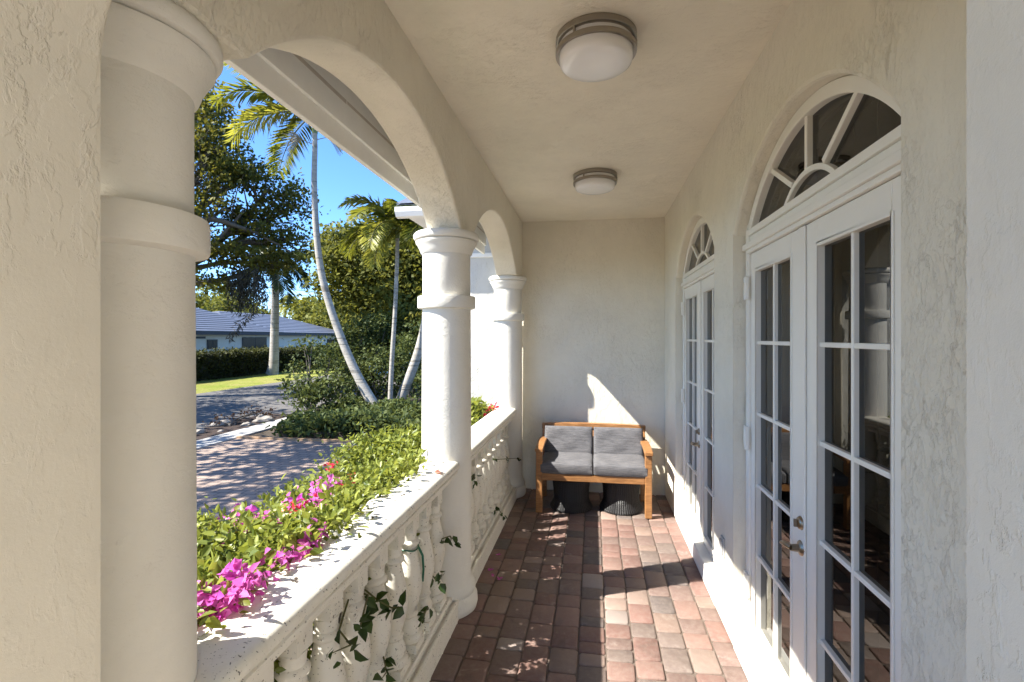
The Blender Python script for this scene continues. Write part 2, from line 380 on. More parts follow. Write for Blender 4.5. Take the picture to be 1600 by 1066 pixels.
# porch floor: tumbled pavers, one mesh
cols = [((.27,.155,.12),.20),((.31,.195,.15),.20),((.225,.155,.125),.16),((.30,.22,.165),.12),((.21,.17,.14),.12),((.165,.145,.13),.06),((.35,.27,.21),.08),((.24,.135,.105),.06),((.40,.36,.31),.02)]
pw = np.array([c[1] for c in cols]); pw /= pw.sum()
b = MB(); x = -.83; k = 0
while x < XR+.02:
    wd = .1475+random.uniform(-.004,.004); y = -2.5-random.uniform(0,.2)
    while y < YB+.02:
        ln = random.choice([.105,.145,.145,.205,.15,.21]); cc = np.array(cols[rng.choice(len(cols), p=pw)][0])*random.uniform(.9,1.12)
        cc = .86*np.array([.98,.93,.99])*(cc*.86+cc.mean()*.14)*.80*np.array([1.04,.99,.95])
        b.cur = tuple(cc); g = .0026; ct = random.uniform(.007,.014); x0,x1,y0,y1 = x+g+random.uniform(0,.002), x+wd-g-random.uniform(0,.002), y+g, y+ln-g
        out = [(x0+ct,y0),(x1-ct,y0),(x1,y0+ct),(x1,y1-ct),(x1-ct,y1),(x0+ct,y1),(x0,y1-ct),(x0,y0+ct)]
        out = [(px+random.uniform(-.002,.002), py+random.uniform(-.002,.002)) for px,py in out]
        cx, cy = (x0+x1)/2, (y0+y1)/2; ta, tb, dz = random.gauss(0,.008), random.gauss(0,.008), random.gauss(0,.0012)
        zz = lambda px,py: ta*(px-cx)+tb*(py-cy)+dz
        rings = []
        for inset, z in ((0,-.035),(0,-.008),(.003,-.0028),(.0075,0.0)):
            for px,py in out:
                dx, dy = cx-px, cy-py; L = math.hypot(dx,dy); q = inset*1.3/L
                rings.append((px+dx*q, py+dy*q, z+zz(px,py)))
        fs = [(r*8+i, r*8+(i+1)%8, (r+1)*8+(i+1)%8, (r+1)*8+i) for r in range(3) for i in range(8)]+[tuple(24+i for i in range(8))]
        b.add(rings, fs); y += ln
    x += wd; k += 1
b.cur = (1,1,1)
fl = b.build('porch_floor', M['paver'], loc=(0,2,0), smooth=True, weld=False); tag(fl, kind='structure')
b = MB(); b.box((-1.08,-2.9,G), (XR+.01, YB+.01, -.0085)); o = b.build('porch_floor_base', M['joint'], loc=(0,2,-.1)); tag(o, kind='structure')

# ------------------------------------------------------------------ columns
prof = [(.178,0),(.190,.010),(.197,.04),(.194,.082),(.182,.098),(.176,.108),(.183,.125),(.181,.15),(.170,.172),(.160,.192),(.157,.215),(.157,.6),(.155,1.2),(.152,1.872),
        (.150,1.876),(.178,1.880),(.181,1.888),(.181,1.946),(.178,1.954),(.150,1.958),(.150,2.20),(.151,2.214),(.160,2.222),(.168,2.245),(.182,2.272),(.192,2.286),(.193,2.296),(.184,2.302),(.199,2.306),(.206,2.318),(.206,2.335),(.198,2.346),(.19,2.352)]
clab = ['large near column partly hidden by the trowelled jamb at left','round white column standing between the two arches','far white column set against the end wall']
for k, (cx_, y) in enumerate(COLS):
    t = thing('column', clab[k], 'column', (cx_, y, 0), 'porch columns')
    n = 64
    MB().lathe(prof[:12], (cx_,y,0), n).build('base', M['column'], t, smooth=True)
    MB().lathe([(.1565,.214)]+[(.155,1.2),(.152,1.874)], (cx_,y,0), n).build('shaft', M['column'], t, smooth=True)
    MB().lathe([(.149,1.873)]+prof[15:19]+[(.149,1.957)], (cx_,y,0), n).build('band', M['column'], t, smooth=True)
    MB().lathe([(.148,1.955),(.150,1.96)]+prof[20:], (cx_,y,0), n).build('capital', M['column'], t, smooth=True)

# ------------------------------------------------------------------ balustrades
def rail_profile():
    inner = [(-.86,.953),(-.832,.950),(-.814,.943),(-.804,.932),(-.801,.920),(-.803,.909),(-.811,.902),(-.818,.900),(-.818,.893),(-.812,.889),(-.812,.880),(-.820,.872),(-.832,.866),(-.842,.856),(-.847,.846),(-.847,.839),(-.856,.835),(-.856,.821)]
    return [(-.92,.955)]+inner+[(-1.84-x, z) for x, z in reversed(inner)]
def curb_profile():
    return [(-1.045,-.02),(-.802,-.02),(-.802,.116),(-.806,.124),(-.816,.127),(-.823,.123),(-.826,.112),(-.836,.112),(-.837,.140),(-.845,.150),(-1.0,.150),(-1.01,.142),(-1.045,.118)]
bp = [(.046,.188),(.064,.190),(.069,.200),(.070,.214),(.064,.226),(.054,.230),(.056,.240),(.060,.252),(.058,.268),(.046,.288),(.040,.302),(.046,.308),(.050,.316),(.046,.324),(.041,.330),
      (.046,.352),(.057,.392),(.066,.435),(.069,.470),(.066,.510),(.058,.560),(.048,.605),(.041,.640),(.039,.655),(.048,.660),(.053,.668),(.053,.676),(.047,.684),(.040,.690),(.041,.715),(.046,.735)]
def balustrade(name, label, y0, y1, ys):
    t = thing(name, label, 'balustrade', (-.92, (y0+y1)/2, 0), 'porch balustrades')
    b = MB(); b.extrude(rail_profile(), YZ2, y0, y1); r = b.build('top_rail', M['cast'], t, smooth=True)
    b = MB(); b.extrude(curb_profile(), YZ2, y0, y1); b.build('bottom_rail', M['cast'], t, bevel=.002)
    for y in ys:
        b = MB(); b.lathe(bp, (-.92, y, 0), 28)
        b.box((-.92-.062, y-.062, .146), (-.92+.062, y+.062, .192)); b.box((-.92-.042, y-.042, .733), (-.92+.042, y+.042, .826))
        b.build('baluster', M['cast'], t, smooth=True)
YZ2 = lambda a, z, t: (a, t, z)
balustrade('balustrade', 'nearer weathered cast stone balustrade beside the large flower bed', .92, 2.93, [2.78-.195*i for i in range(10)])
balustrade('balustrade', 'farther white balustrade between the middle and far columns', 3.17, 5.22, [3.30+.196*i for i in range(10)])

# ------------------------------------------------------------------ french doors
XF = .823
def arc_pts(c, zc, R, a0, a1, n): return [(c+R*math.cos(a0+(a1-a0)*i/n), zc+R*math.sin(a0+(a1-a0)*i/n)) for i in range(n+1)]
def arc_band(b, c, zc, R0, R1, zmin, x0, x1, n=36):
    h0 = math.acos(min(1,(zmin-zc)/R0)); h1 = math.acos(min(1,(zmin-zc)/R1))
    vs = []
    for i in range(n+1):
        f = -1+2*i/n
        for R, h in ((R0,h0),(R1,h1)):
            a = PI/2+f*h; y, z = c+R*math.cos(a), zc+R*math.sin(a); vs += [(x0,y,z),(x1,y,z)]
    fs = []
    for i in range(n):
        p, q = 4*i, 4*i+4; fs += [(p,q,q+2,p+2),(p+1,p+3,q+3,q+1),(p,p+1,q+1,q),(p+2,q+2,q+3,p+3)]
    e = 4*n; fs += [(0,2,3,1),(e,e+1,e+3,e+2)]
    return b.add(vs, fs)
def make_door(c, label):
    t = thing('french_door', label, 'double door', (XF, c, .13), 'glazed double doors')
    zc, R = 1.692, .876
    b = MB()
    b.box((XF-.012, c-DH, .131), (XF+.08, c-DH+.052, 2.30)); b.box((XF-.012, c+DH-.052, .131), (XF+.08, c+DH, 2.30))
    arc_band(b, c, zc, R, R+.052, 2.268, XF-.012, XF+.08)
    b.build('door_frame', M['door'], t, bevel=.004)
    b = MB(); b.box((XF-.016, c-DH+.04, 2.236), (XF+.078, c+DH-.04, 2.269)); b.box((XF-.004, c-DH+.04, 2.196), (XF+.076, c+DH-.04, 2.236)); b.box((XF-.030, c-DH-.002, 2.164), (XF+.075, c+DH+.002, 2.196)); b.box((XF-.018, c-DH+.04, 2.144), (XF+.07, c+DH-.04, 2.164))
    b.build('transom', M['door'], t, bevel=.004)
    # fanlight
    g = MB(); n = 30; h = math.acos((2.262-zc)/(R+.01)); pts = [(c+(R+.01)*math.cos(PI/2+h*(-1+2*i/n)), zc+(R+.01)*math.sin(PI/2+h*(-1+2*i/n))) for i in range(n+1)]
    g.add([(XF+.022,y,z) for y,z in pts], [tuple(range(n+1))]); fg = g.build('fanlight_glass', M['glass'], t)
    b = MB(); arc_band(b, c, 2.366-.375, .352, .375, 2.262, XF+.002, XF+.045, 24)
    for s in (-1,1):
        b.bar((XF+.018, c+s*.145, 2.342), (XF+.018, c+s*.392, 2.487), .024, .036, up=(1,0,0))
    b.bar((XF+.018, c, 2.36), (XF+.018, c, 2.57), .024, .036, up=(1,0,0))
    b.build('fanlight_muntins', M['door'], t, bevel=.003)
    # leaves
    for s in (-1, 1):
        ya, yb = (c-DH+.055, c-.003) if s < 0 else (c+.003, c+DH-.055)
        ga, gb = (c-.580, c-.110) if s < 0 else (c+.145, c+.610)
        z0, z1, zb, zt = .14, 2.140, .20, 2.040
        L = thing_part('door_leaf', t, M['door'], ya, yb, ga, gb, z0, z1, zb, zt)
        gm = MB(); gm.add([(XF+.024,ga-.01,zb-.01),(XF+.024,gb+.01,zb-.01),(XF+.024,gb+.01,zt+.01),(XF+.024,ga-.01,zt+.01)], [(0,1,2,3)]); gm.build('glass', M['glass'], L)
        m = MB(); mid = (ga+gb)/2; m.box((XF+.007, mid-.009, zb-.004), (XF+.042, mid+.009, zt+.004))
        for i in range(1,5):
            zz = zb+(zt-zb)*i/5
            for y0, y1 in ((ga-.004, mid-.0092), (mid+.0092, gb+.004)): m.box((XF+.007, y0, zz-.009), (XF+.042, y1, zz+.009))
        m.build('muntin_grid', M['door'], L, bevel=.003)
        if s < 0:
            hd = MB(); yh, zh = c-.012+.03, .86
            hd.lathe([(0,0),(.030,-.001),(.032,-.006),(.028,-.013),(.016,-.018),(.013,-.045),(.0,-.047)], (XF-.002,yh,zh), 24, axis='x')
            hd.tube([(XF-.046,yh,zh),(XF-.055,yh+.018,zh+.004),(XF-.056,yh+.05,zh-.002),(XF-.052,yh+.085,zh-.014),(XF-.048,yh+.105,zh-.022)], [.011,.011,.009,.008,.006], 10)
            hd.build('lever_handle', M['bronze'], L, smooth=True)
            db = MB(); db.lathe([(0,0),(.027,-.001),(.028,-.008),(.022,-.018),(.018,-.020),(.0,-.021)], (XF-.002,yh,zh+.10), 24, axis='x'); db.box((XF-.036, yh-.004, zh+.085), (XF-.020, yh+.004, zh+.115))
            db.build('deadbolt', M['bronze'], L, smooth=True)
            a = MB(); a.box((XF-.010, c-.014, .145), (XF-.001, c+.044, 2.138)); a.build('astragal', M['door'], L, bevel=.003)
    for zz in (1.96, 1.165, .38):
        MB().box((XF-.024, c+DH-.068, zz-.06), (XF-.0125, c+DH-.004, zz+.06)).tube([(XF-.026,c+DH-.056,zz-.062),(XF-.026,c+DH-.056,zz+.062)], .008, 10).build('hinge', M['door'], t, bevel=.002)
    return t
def thing_part(name, parent, mat, ya, yb, ga, gb, z0, z1, zb, zt):
    b = MB(); x0, x1 = XF, XF+.048
    b.box((x0,ya,z0),(x1,ga,z1)); b.box((x0,gb,z0),(x1,yb,z1)); b.box((x0,ga,z0),(x1,gb,zb)); b.box((x0,ga,zt),(x1,gb,z1))
    for k,(a0,a1,c0,c1) in enumerate(((ga-.012,ga,zb-.012,zt+.012),(gb,gb+.012,zb-.012,zt+.012))): b.box((x0-.004,a0,c0),(x0,a1,c1))
    b.box((x0-.004,ga,zt),(x0,gb,zt+.012)); b.box((x0-.004,ga,zb-.012),(x0,gb,zb))
    return b.build(name, mat, parent, bevel=.003)
make_door(D1, 'nearer white French door pair under an arched fanlight')
make_door(D2, 'farther white French door pair under an arched fanlight')
# dark rooms behind the doors
b = MB()
for q in ([(.98,.3,-.0),(5,.3,0),(5,6.2,0),(.98,6.2,0)], [(.98,.3,2.95),(5,.3,2.95),(5,6.2,2.95),(.98,6.2,2.95)], [(5,.3,0),(5,6.2,0),(5,6.2,2.95),(5,.3,2.95)], [(.98,.3,0),(5,.3,0),(5,.3,2.95),(.98,.3,2.95)], [(.98,6.2,0),(5,6.2,0),(5,6.2,2.95),(.98,6.2,2.95)]): b.add(q, [(0,1,2,3)])
o = b.build('interior_walls', M['darkroom'], loc=(3,3,0)); tag(o, kind='structure')
for k, c in enumerate((D1, D2)):
    t = thing('vertical_blind', ['drawn vertical blind behind the nearer door glass','drawn vertical blind behind the farther door glass'][k], 'blind', (1.08, c, .05), 'vertical blinds')
    b = MB()
    for i in range(19):
        y = c-.80+i*.088; b.box((1.075, y, .06), (1.078+.0, y+.092, 2.62)) if i % 2 else b.box((1.082, y, .06), (1.085, y+.092, 2.62))
    b.build('slats', M['blind'], t); MB().box((1.05, c-.84, 2.62), (1.11, c+.86, 2.68)).build('headrail', M['door'], t)

# ------------------------------------------------------------------ ceiling lights
def make_light(y, label):
    t = thing('ceiling_light', label, 'ceiling light', (.008, y, ZC), 'porch ceiling lights'); c = (.008, y, ZC)
    MB().lathe([(.168,-.001),(.172,-.003),(.172,-.028),(.168,-.031),(.160,-.031)], c, 64).build('canopy_ring', M['nickel'], t, smooth=True)
    MB().lathe([(.152,-.028),(.156,-.030),(.156,-.098),(.152,-.112),(.140,-.121),(.10,-.126),(0,-.128)], c, 64).build('diffuser', M['opal'], t, smooth=True)
    b = MB(); n = 64; pr = [(.158,-.056),(.171,-.054),(.173,-.058),(.173,-.072),(.171,-.076),(.158,-.074),(.158,-.056)]; b.lathe(pr, c, n); b.f = [f for f in b.f if len(f) == 4]
    for k in range(3):
        a = k*2*PI/3+.55*PI+.35; p = (c[0]+.168*math.cos(a), c[1]+.168*math.sin(a)); b.tube([(p[0],p[1],ZC-.030),(p[0],p[1],ZC-.056)], .006, 8)
    b.build('trim_ring', M['nickel'], t, smooth=True)
make_light(2.18, 'nearer round opal ceiling light with double nickel ring')
make_light(4.02, 'farther round opal ceiling light with double nickel ring')

# ------------------------------------------------------------------ bench
bx0, bx1, byf, byb = -.555, .535, 4.80, 5.42
t = thing('loveseat', 'teak two seat bench against the end wall', 'bench', (0, 5.1, 0))
for x in (bx0, bx1-.062):
    MB().box((x, byf, .004), (x+.062, byf+.062, .592)).build('leg', M['wood'], t, bevel=.006)
    MB().add([(x+.005,byb-.12,.004),(x+.057,byb-.12,.004),(x+.057,byb-.06,.004),(x+.005,byb-.06,.004),(x+.005,byb-.10,.42),(x+.057,byb-.10,.42),(x+.057,byb-.04,.42),(x+.005,byb-.04,.42),(x+.005,byb-.02,.745),(x+.057,byb-.02,.745),(x+.057,byb+.02,.745),(x+.005,byb+.02,.745)],
        [(3,2,1,0),(0,1,5,4),(1,2,6,5),(2,3,7,6),(3,0,4,7),(4,5,9,8),(5,6,10,9),(6,7,11,10),(7,4,8,11),(8,9,10,11)]).build('leg', M['wood'], t, bevel=.005)
    b = MB(); n = 14; pts = [(byf-.02+ (byb-.02-byf)*i/n, .612+.022*math.sin(PI*i/n)+.004*i/n) for i in range(n+1)]
    vs = []
    for y, z in pts: vs += [(x-.006,y,z-.018),(x+.070,y,z-.018),(x+.070,y,z+.014),(x-.006,y,z+.014)]
    fs = [(4*i+j, 4*i+(j+1)%4, 4*i+4+(j+1)%4, 4*i+4+j) for i in range(n) for j in range(4)]+[(3,2,1,0),(4*n,4*n+1,4*n+2,4*n+3)]
    b.add(vs, fs).build('armrest', M['wood'], t, bevel=.005)
b = MB(); b.box((bx0+.062, byf+.008, .318), (bx1-.062, byf+.040, .385)); b.box((bx0+.057, byb-.10, .318), (bx1-.057, byb-.07, .378))
for x in (bx0+.012, bx1-.045): b.box((x, byf+.062, .318), (x+.03, byb-.1, .378))
for i in range(7): b.box((bx0+.05, byf+.05+i*.075, .362), (bx1-.05, byf+.05+i*.075+.055, .378))
b.build('seat_frame', M['wood'], t, bevel=.004)
b = MB(); n = 16; vs = []
for i in range(n+1):
    x = bx0+.0+(bx1-bx0)*i/n; z = .755+.012*math.sin(PI*i/n); vs += [(x,byb-.032,z-.042),(x,byb+.024,z-.042),(x,byb+.028,z+.014),(x,byb-.028,z+.014)]
b.add(vs, [(4*i+j, 4*i+(j+1)%4, 4*i+4+(j+1)%4, 4*i+4+j) for i in range(n) for j in range(4)]+[(3,2,1,0),(4*n,4*n+1,4*n+2,4*n+3)])
b.box((bx0+.057, byb-.095, .42), (bx1-.057, byb-.068, .47))
for i in range(13):
    x = bx0+.1+i*.072; b.add([(x,byb-.09,.46),(x+.04,byb-.09,.46),(x+.04,byb-.075,.46),(x,byb-.075,.46),(x,byb-.012,.74),(x+.04,byb-.012,.74),(x+.04,byb+.004,.74),(x,byb+.004,.74)], [(3,2,1,0),(4,5,6,7),(0,1,5,4),(1,2,6,5),(2,3,7,6),(3,0,4,7)])
b.build('backrest', M['wood'], t, bevel=.004)
def cushion(name, label, c, w, d, h, tilt, group):
    n = 14; vs = []; idx = {}
    import itertools
    b = MB()
    def pt(u, v, s):
        e = max(abs(u), abs(v)); edge = (1-abs(u)**8)*(1-abs(v)**8); r = .10
        x = u*w/2*(1-.010*(1-math.cos(v*PI/2))); y = v*d/2*(1-.012*(1-math.cos(u*PI/2)))
        z = s*(h/2*(.62+.38*(edge**.5))+.006*math.sin(5*u+s)*math.cos(4*v)*edge)
        return Vector((x, y, z))
    us = [math.sin(PI/2*(-1+2*i/n)) for i in range(n+1)]
    for s in (1,-1):
        vv = [pt(u,v,s) for v in us for u in us]; b.add(vv, [(j*(n+1)+i, j*(n+1)+i+1, (j+1)*(n+1)+i+1, (j+1)*(n+1)+i) for j in range(n) for i in range(n)])
    N = (n+1)**2; rim = [i for i in range(n)]+[j*(n+1)+n for j in range(n)]+[n*(n+1)+n-i for i in range(n)]+[(n-j)*(n+1) for j in range(n)]
    b.f += [(rim[i], rim[(i+1)%len(rim)], N+rim[(i+1)%len(rim)], N+rim[i]) for i in range(len(rim))]
    R = Matrix.Rotation(tilt, 3, 'X'); b.v = [tuple(R @ Vector(p)+Vector(c)) for p in b.v]
    o = b.build(name, M['fabric'], loc=c, smooth=True, bevel=.012, seg=3); tag(o, label, 'cushion', group)
cushion('seat_cushion', 'left grey seat cushion of the teak bench, partly in shadow', (-.262, 5.06, .443), .505, .53, .125, .035, 'bench seat cushions')
cushion('seat_cushion', 'right grey seat cushion of the teak bench, fully sunlit', (.247, 5.06, .443), .505, .53, .125, .035, 'bench seat cushions')
cushion('back_cushion', 'left grey back cushion leaning on the bench', (-.262, 5.268, .608), .50, .31, .105, PI/2-.22, 'bench back cushions')
cushion('back_cushion', 'right grey back cushion leaning on the bench', (.247, 5.268, .608), .50, .31, .105, PI/2-.22, 'bench back cushions')
def stool(x, y, label):
    t = thing('wicker_stool', label, 'stool', (x, y, 0), 'black wicker stools')
    MB().lathe([(.19,.001),(.205,.006),(.207,.02),(.198,.04),(.182,.07),(.172,.10),(.171,.14),(.175,.20),(.182,.26),(.187,.292)], (x,y,0), 120, rib=.022).build('woven_body', M['wicker'], t)
    MB().lathe([(.18,.290),(.193,.291),(.195,.297),(.193,.303),(.185,.306),(0,.307)], (x,y,0), 64).build('top', M['wicker'], t, smooth=True)
stool(-.225, 5.03, 'left black wicker stool tucked under the bench')
stool(.265, 5.06, 'right black wicker stool tucked under the bench')
# wall cover plate
o = MB().box((XR-.012, 3.05, .42), (XR-.0005, 3.12, .53)).box((XR-.020, 3.058, .435), (XR-.012, 3.112, .515)).build('outlet_cover', M['plate'], loc=(XR, 3.085, .47), bevel=.003)
tag(o, 'small grey outlet cover low on the wall between the doors', 'outlet cover')

# ------------------------------------------------------------------ foliage tools
def leaves(P, size, up=.5, out=None, fold=.25, wide=.42, rnd=None, n=4, jit=.35, droop=0.0):
    """one leaf per point; n=4 diamond or n=6 pointed oval. Returns verts, faces, rnd"""
    P = np.asarray(P, float); k = len(P)
    s = np.asarray(size)*np.ones(k)*rng.uniform(1-jit, 1+jit, k)
    a = rng.normal(size=(k,3)); 
    if out is not None: a += np.asarray(out)*1.2
    a[:,2] -= droop; a /= np.linalg.norm(a, axis=1, keepdims=True)
    nrm = rng.normal(size=(k,3)); nrm[:,2] += up*3
    nrm -= a*(nrm*a).sum(1, keepdims=True); nrm /= np.linalg.norm(nrm, axis=1, keepdims=True)+1e-9
    sd = np.cross(a, nrm); s1 = s[:,None]
    if n == 4:
        V = np.stack([P, P+a*s1*.5+sd*s1*wide+nrm*s1*fold*.4, P+a*s1, P+a*s1*.5-sd*s1*wide+nrm*s1*fold*.4], 1)
        F = np.array([[0,1,2],[0,2,3]])
    else:
        V = np.stack([P, P+a*s1*.28+sd*s1*wide*.9+nrm*s1*fold*.35, P+a*s1*.62+sd*s1*wide*.72+nrm*s1*fold*.25, P+a*s1-nrm*s1*fold*.3, P+a*s1*.62-sd*s1*wide*.72+nrm*s1*fold*.25, P+a*s1*.28-sd*s1*wide*.9+nrm*s1*fold*.35], 1)
        F = np.array([[0,1,2,3],[0,3,4,5]])
    R = rng.uniform(0,1,k) if rnd is None else np.clip(np.asarray(rnd)+rng.normal(0,.18,k), 0, 1)
    return V, F, R
def leafmesh(name, parts, mat, parent=None, loc=None, smooth=False):
    org = Vector((0,0,0))
    if parent is not None:
        q = parent
        while q is not None: org += q.location; q = q.parent
    elif loc is not None: org = Vector(loc)
    VV, FF, RR, o = [], [], [], 0
    for V, F, R in parts:
        k, m = V.shape[:2]
        VV.append(V.reshape(-1,3)); FF.append((F[None]+(np.arange(k)*m)[:,None,None]).reshape(-1,F.shape[1])+o); RR.append(np.repeat(R, m)); o += k*m
    V = np.concatenate(VV)-np.array(org); w = FF[0].shape[1]; F = np.concatenate(FF).astype(np.int32)
    me = bpy.data.meshes.new(name); me.vertices.add(len(V)); me.vertices.foreach_set('co', V.astype(np.float32).ravel())
    me.loops.add(F.size); me.loops.foreach_set('vertex_index', F.ravel()); me.polygons.add(len(F)); me.polygons.foreach_set('loop_start', np.arange(0,F.size,w,dtype=np.int32))
    me.update(calc_edges=True); at = me.attributes.new('rnd','FLOAT','POINT'); at.data.foreach_set('value', np.concatenate(RR).astype(np.float32))
    return finish(name, me, mat, parent, None if parent is not None else org, smooth)
def clumps(centers, per, spread, size, flat=.6, mat_r=.5, **kw):
    """leaf clumps round each centre, tone shared by the clump"""
    C = np.asarray(centers, float); k = len(C); sp = np.asarray(spread)*np.ones(k)
    d = rng.normal(size=(k,per,3)); d[...,2] *= flat; P = C[:,None]+d*sp[:,None,None]
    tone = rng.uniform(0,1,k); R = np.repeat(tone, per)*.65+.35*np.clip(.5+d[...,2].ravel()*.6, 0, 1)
    o = d.reshape(-1,3)/(np.linalg.norm(d.reshape(-1,3), axis=1, keepdims=True)+1e-6)
    return leaves(P.reshape(-1,3), size, out=o*.6, rnd=R, **kw)
def in_ball(c, r, n, shell=.45):
    d = rng.normal(size=(n,3)); d /= np.linalg.norm(d, axis=1, keepdims=True); q = (shell+(1-shell)*rng.uniform(0,1,n)**.6)[:,None]
    return np.asarray(c)+d*q*np.asarray(r)
def limb(b, p, q, r0, r1, sag=.1, n=6, seed=0):
    p, q = Vector(p), Vector(q); L = (q-p).length; off = Vector((random.uniform(-1,1), random.uniform(-1,1), random.uniform(-.3,1)))*L*sag
    pts = [p.lerp(q, i/n)+off*math.sin(PI*i/n)*(1 if i % 2 else .8) for i in range(n+1)]
    b.tube(pts, [r0+(r1-r0)*(i/n)**.8 for i in range(n+1)], 9); return pts
def tree(name, label, base, top, r0, lobes, ncl, per, lsize, mat, spread=.5, group=None, moss=None, wood=None):
    """trunk from base to fork 'top', a limb and twigs to every crown lobe, leaf clumps spread through the lobes"""
    t = thing(name, label, 'tree', base, group); b = MB()
    pts = limb(b, base, top, r0, r0*.62, .06, 8)
    cl = []
    for (c, r) in lobes:
        lp = limb(b, top, (c[0], c[1], c[2]-r[2]*.2), r0*.42, r0*.12, .12, 7)
        k = max(6, int(ncl*(r[0]*r[1]*r[2])**.55)); cs = in_ball(c, r, k); cl.append(cs)
        for q in cs[:: max(1, k//10)]: limb(b, lp[random.choice((4,5,6,7))], q, r0*.10, r0*.025, .12, 4)
    b.build('trunk', wood or M['bark'], t, smooth=True)
    C = np.concatenate(cl)
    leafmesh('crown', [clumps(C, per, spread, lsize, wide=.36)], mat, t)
    return t
def shrub(name, label, base, lobes, ncl, per, lsize, mat, spread=.16, group=None, cat='shrub'):
    t = thing(name, label, cat, base, group); b = MB(); cl = []
    for c, r in lobes:
        for _ in range(3): limb(b, (base[0]+random.uniform(-.1,.1), base[1]+random.uniform(-.1,.1), base[2]), (c[0]+random.uniform(-.5,.5)*r[0], c[1]+random.uniform(-.5,.5)*r[1], c[2]), .03, .01, .12, 4)
        cl.append(in_ball(c, r, max(6, int(ncl*(r[0]*r[1]*r[2])**.6)), .3))
    b.build('stems', M['bark'], t, smooth=True)
    C = np.concatenate(cl); C = C[C[:,2] > base[2]+.05]
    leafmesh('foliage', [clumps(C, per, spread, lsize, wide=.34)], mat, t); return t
def frond(center, az, elev, length, n=34, lw=.03, ll=.55, curve=1.2, hang=.5, tone=.5):
    """one feather frond: rachis points and leaflets"""
    pts = []; p = np.array(center, float); e = elev; st = length/n
    for i in range(n+1):
        pts.append(p.copy()); p = p+st*np.array([math.cos(az)*math.cos(e), math.sin(az)*math.cos(e), math.sin(e)]); e -= curve/n*(.4+1.2*i/n)
    V = []; 
    for i in range(3, n+1):
        d = pts[i]-pts[i-1]; d /= np.linalg.norm(d); s = np.cross(d, [0,0,1]); s /= np.linalg.norm(s)+1e-9; u = np.cross(s, d)
        f = i/n; L = ll*(.45+1.1*math.sin(PI*min(1,f*.93+.05))**.8)*.8
        for sg in (-1,1):
            for rep in (0,.5):
                q = pts[i]-d*st*rep; a = sg*s*.8+d*.55+u*rng.normal(.15,.18); a /= np.linalg.norm(a)
                wv = d*lw; m = q+a*L*.5+np.array([0,0,-hang*L*.12]); tp = q+a*L*.92+np.array([0,0,-hang*L*.5])
                V.append([q-wv*.5, m-wv*.6, tp, m+wv*.6])
    V = np.array(V); return pts, (V, np.array([[0,1,2],[0,2,3]]), np.clip(rng.normal(tone,.22,len(V)),0,1))
def palm(name, label, trunk_pts, radii, fr, mat, crown_len, group=None, shaft=None, seedheads=0, mat2=None, ll=.55, lw=.035):
    t = thing(name, label, 'palm tree', trunk_pts[0], group)
    # smooth the trunk through its points
    P = [Vector(p) for p in trunk_pts]; out = []; rr = []
    for i in range(len(P)-1):
        p0, p1, p2, p3 = P[max(i-1,0)], P[i], P[i+1], P[min(i+2,len(P)-1)]
        for j in range(6):
            u = j/6; out.append(.5*((2*p1)+(p2-p0)*u+(2*p0-5*p1+4*p2-p3)*u*u+(3*p1-p0-3*p2+p3)*u**3)); rr.append(radii[i]+(radii[i+1]-radii[i])*u)
    out.append(P[-1]); rr.append(radii[-1])
    MB().tube(out, rr, 14).build('trunk', M['palmtrunk'], t, smooth=True)
    top = P[-1]; d = (out[-1]-out[-4]).normalized()
    if shaft: MB().tube([top-d*.02, top+d*shaft*.5, top+d*shaft], [radii[-1]*1.15, radii[-1]*1.3, radii[-1]*.7], 12).build('crownshaft', M['crownshaft'], t, smooth=True); top = top+d*shaft
    for k, (az, el, cu, tone) in enumerate(fr):
        L = crown_len*random.uniform(.88,1.1)
        pts, lv = frond(top, math.radians(az), math.radians(el), L, curve=cu, tone=tone, ll=ll, lw=lw)
        f = leafmesh('frond', [lv], (mat2 if (mat2 and tone > .7) else mat), t)
        MB().tube([tuple(q) for q in pts[::3]], [.022*(1-i/len(pts[::3]))+.006 for i in range(len(pts[::3]))], 6).build('midrib', M['stem'], f)
    if seedheads:
        b = MB()
        for s in range(seedheads):
            az = random.choice([0.3, PI+.2])+random.uniform(-.4,.4); q0 = top-d*(.75+.15*s); m = q0+Vector((math.cos(az)*.35, math.sin(az)*.35, .12)); b.tube([q0,m], [.012,.009], 5)
            for _ in range(46):
                a2 = az+random.uniform(-.9,.9); l = random.uniform(.25,.6); e2 = random.uniform(-.9,.6)
                b.tube([m, m+Vector((math.cos(a2)*math.cos(e2)*l*.5, math.sin(a2)*math.cos(e2)*l*.5, math.sin(e2)*l*.5)), m+Vector((math.cos(a2)*math.cos(e2)*l, math.sin(a2)*math.cos(e2)*l, math.sin(e2)*l-.08))], [.006,.007,.008], 4)
        b.build('seed_stalks', plain('dry_stalk', (.30,.25,.16), .9), t)
    return t
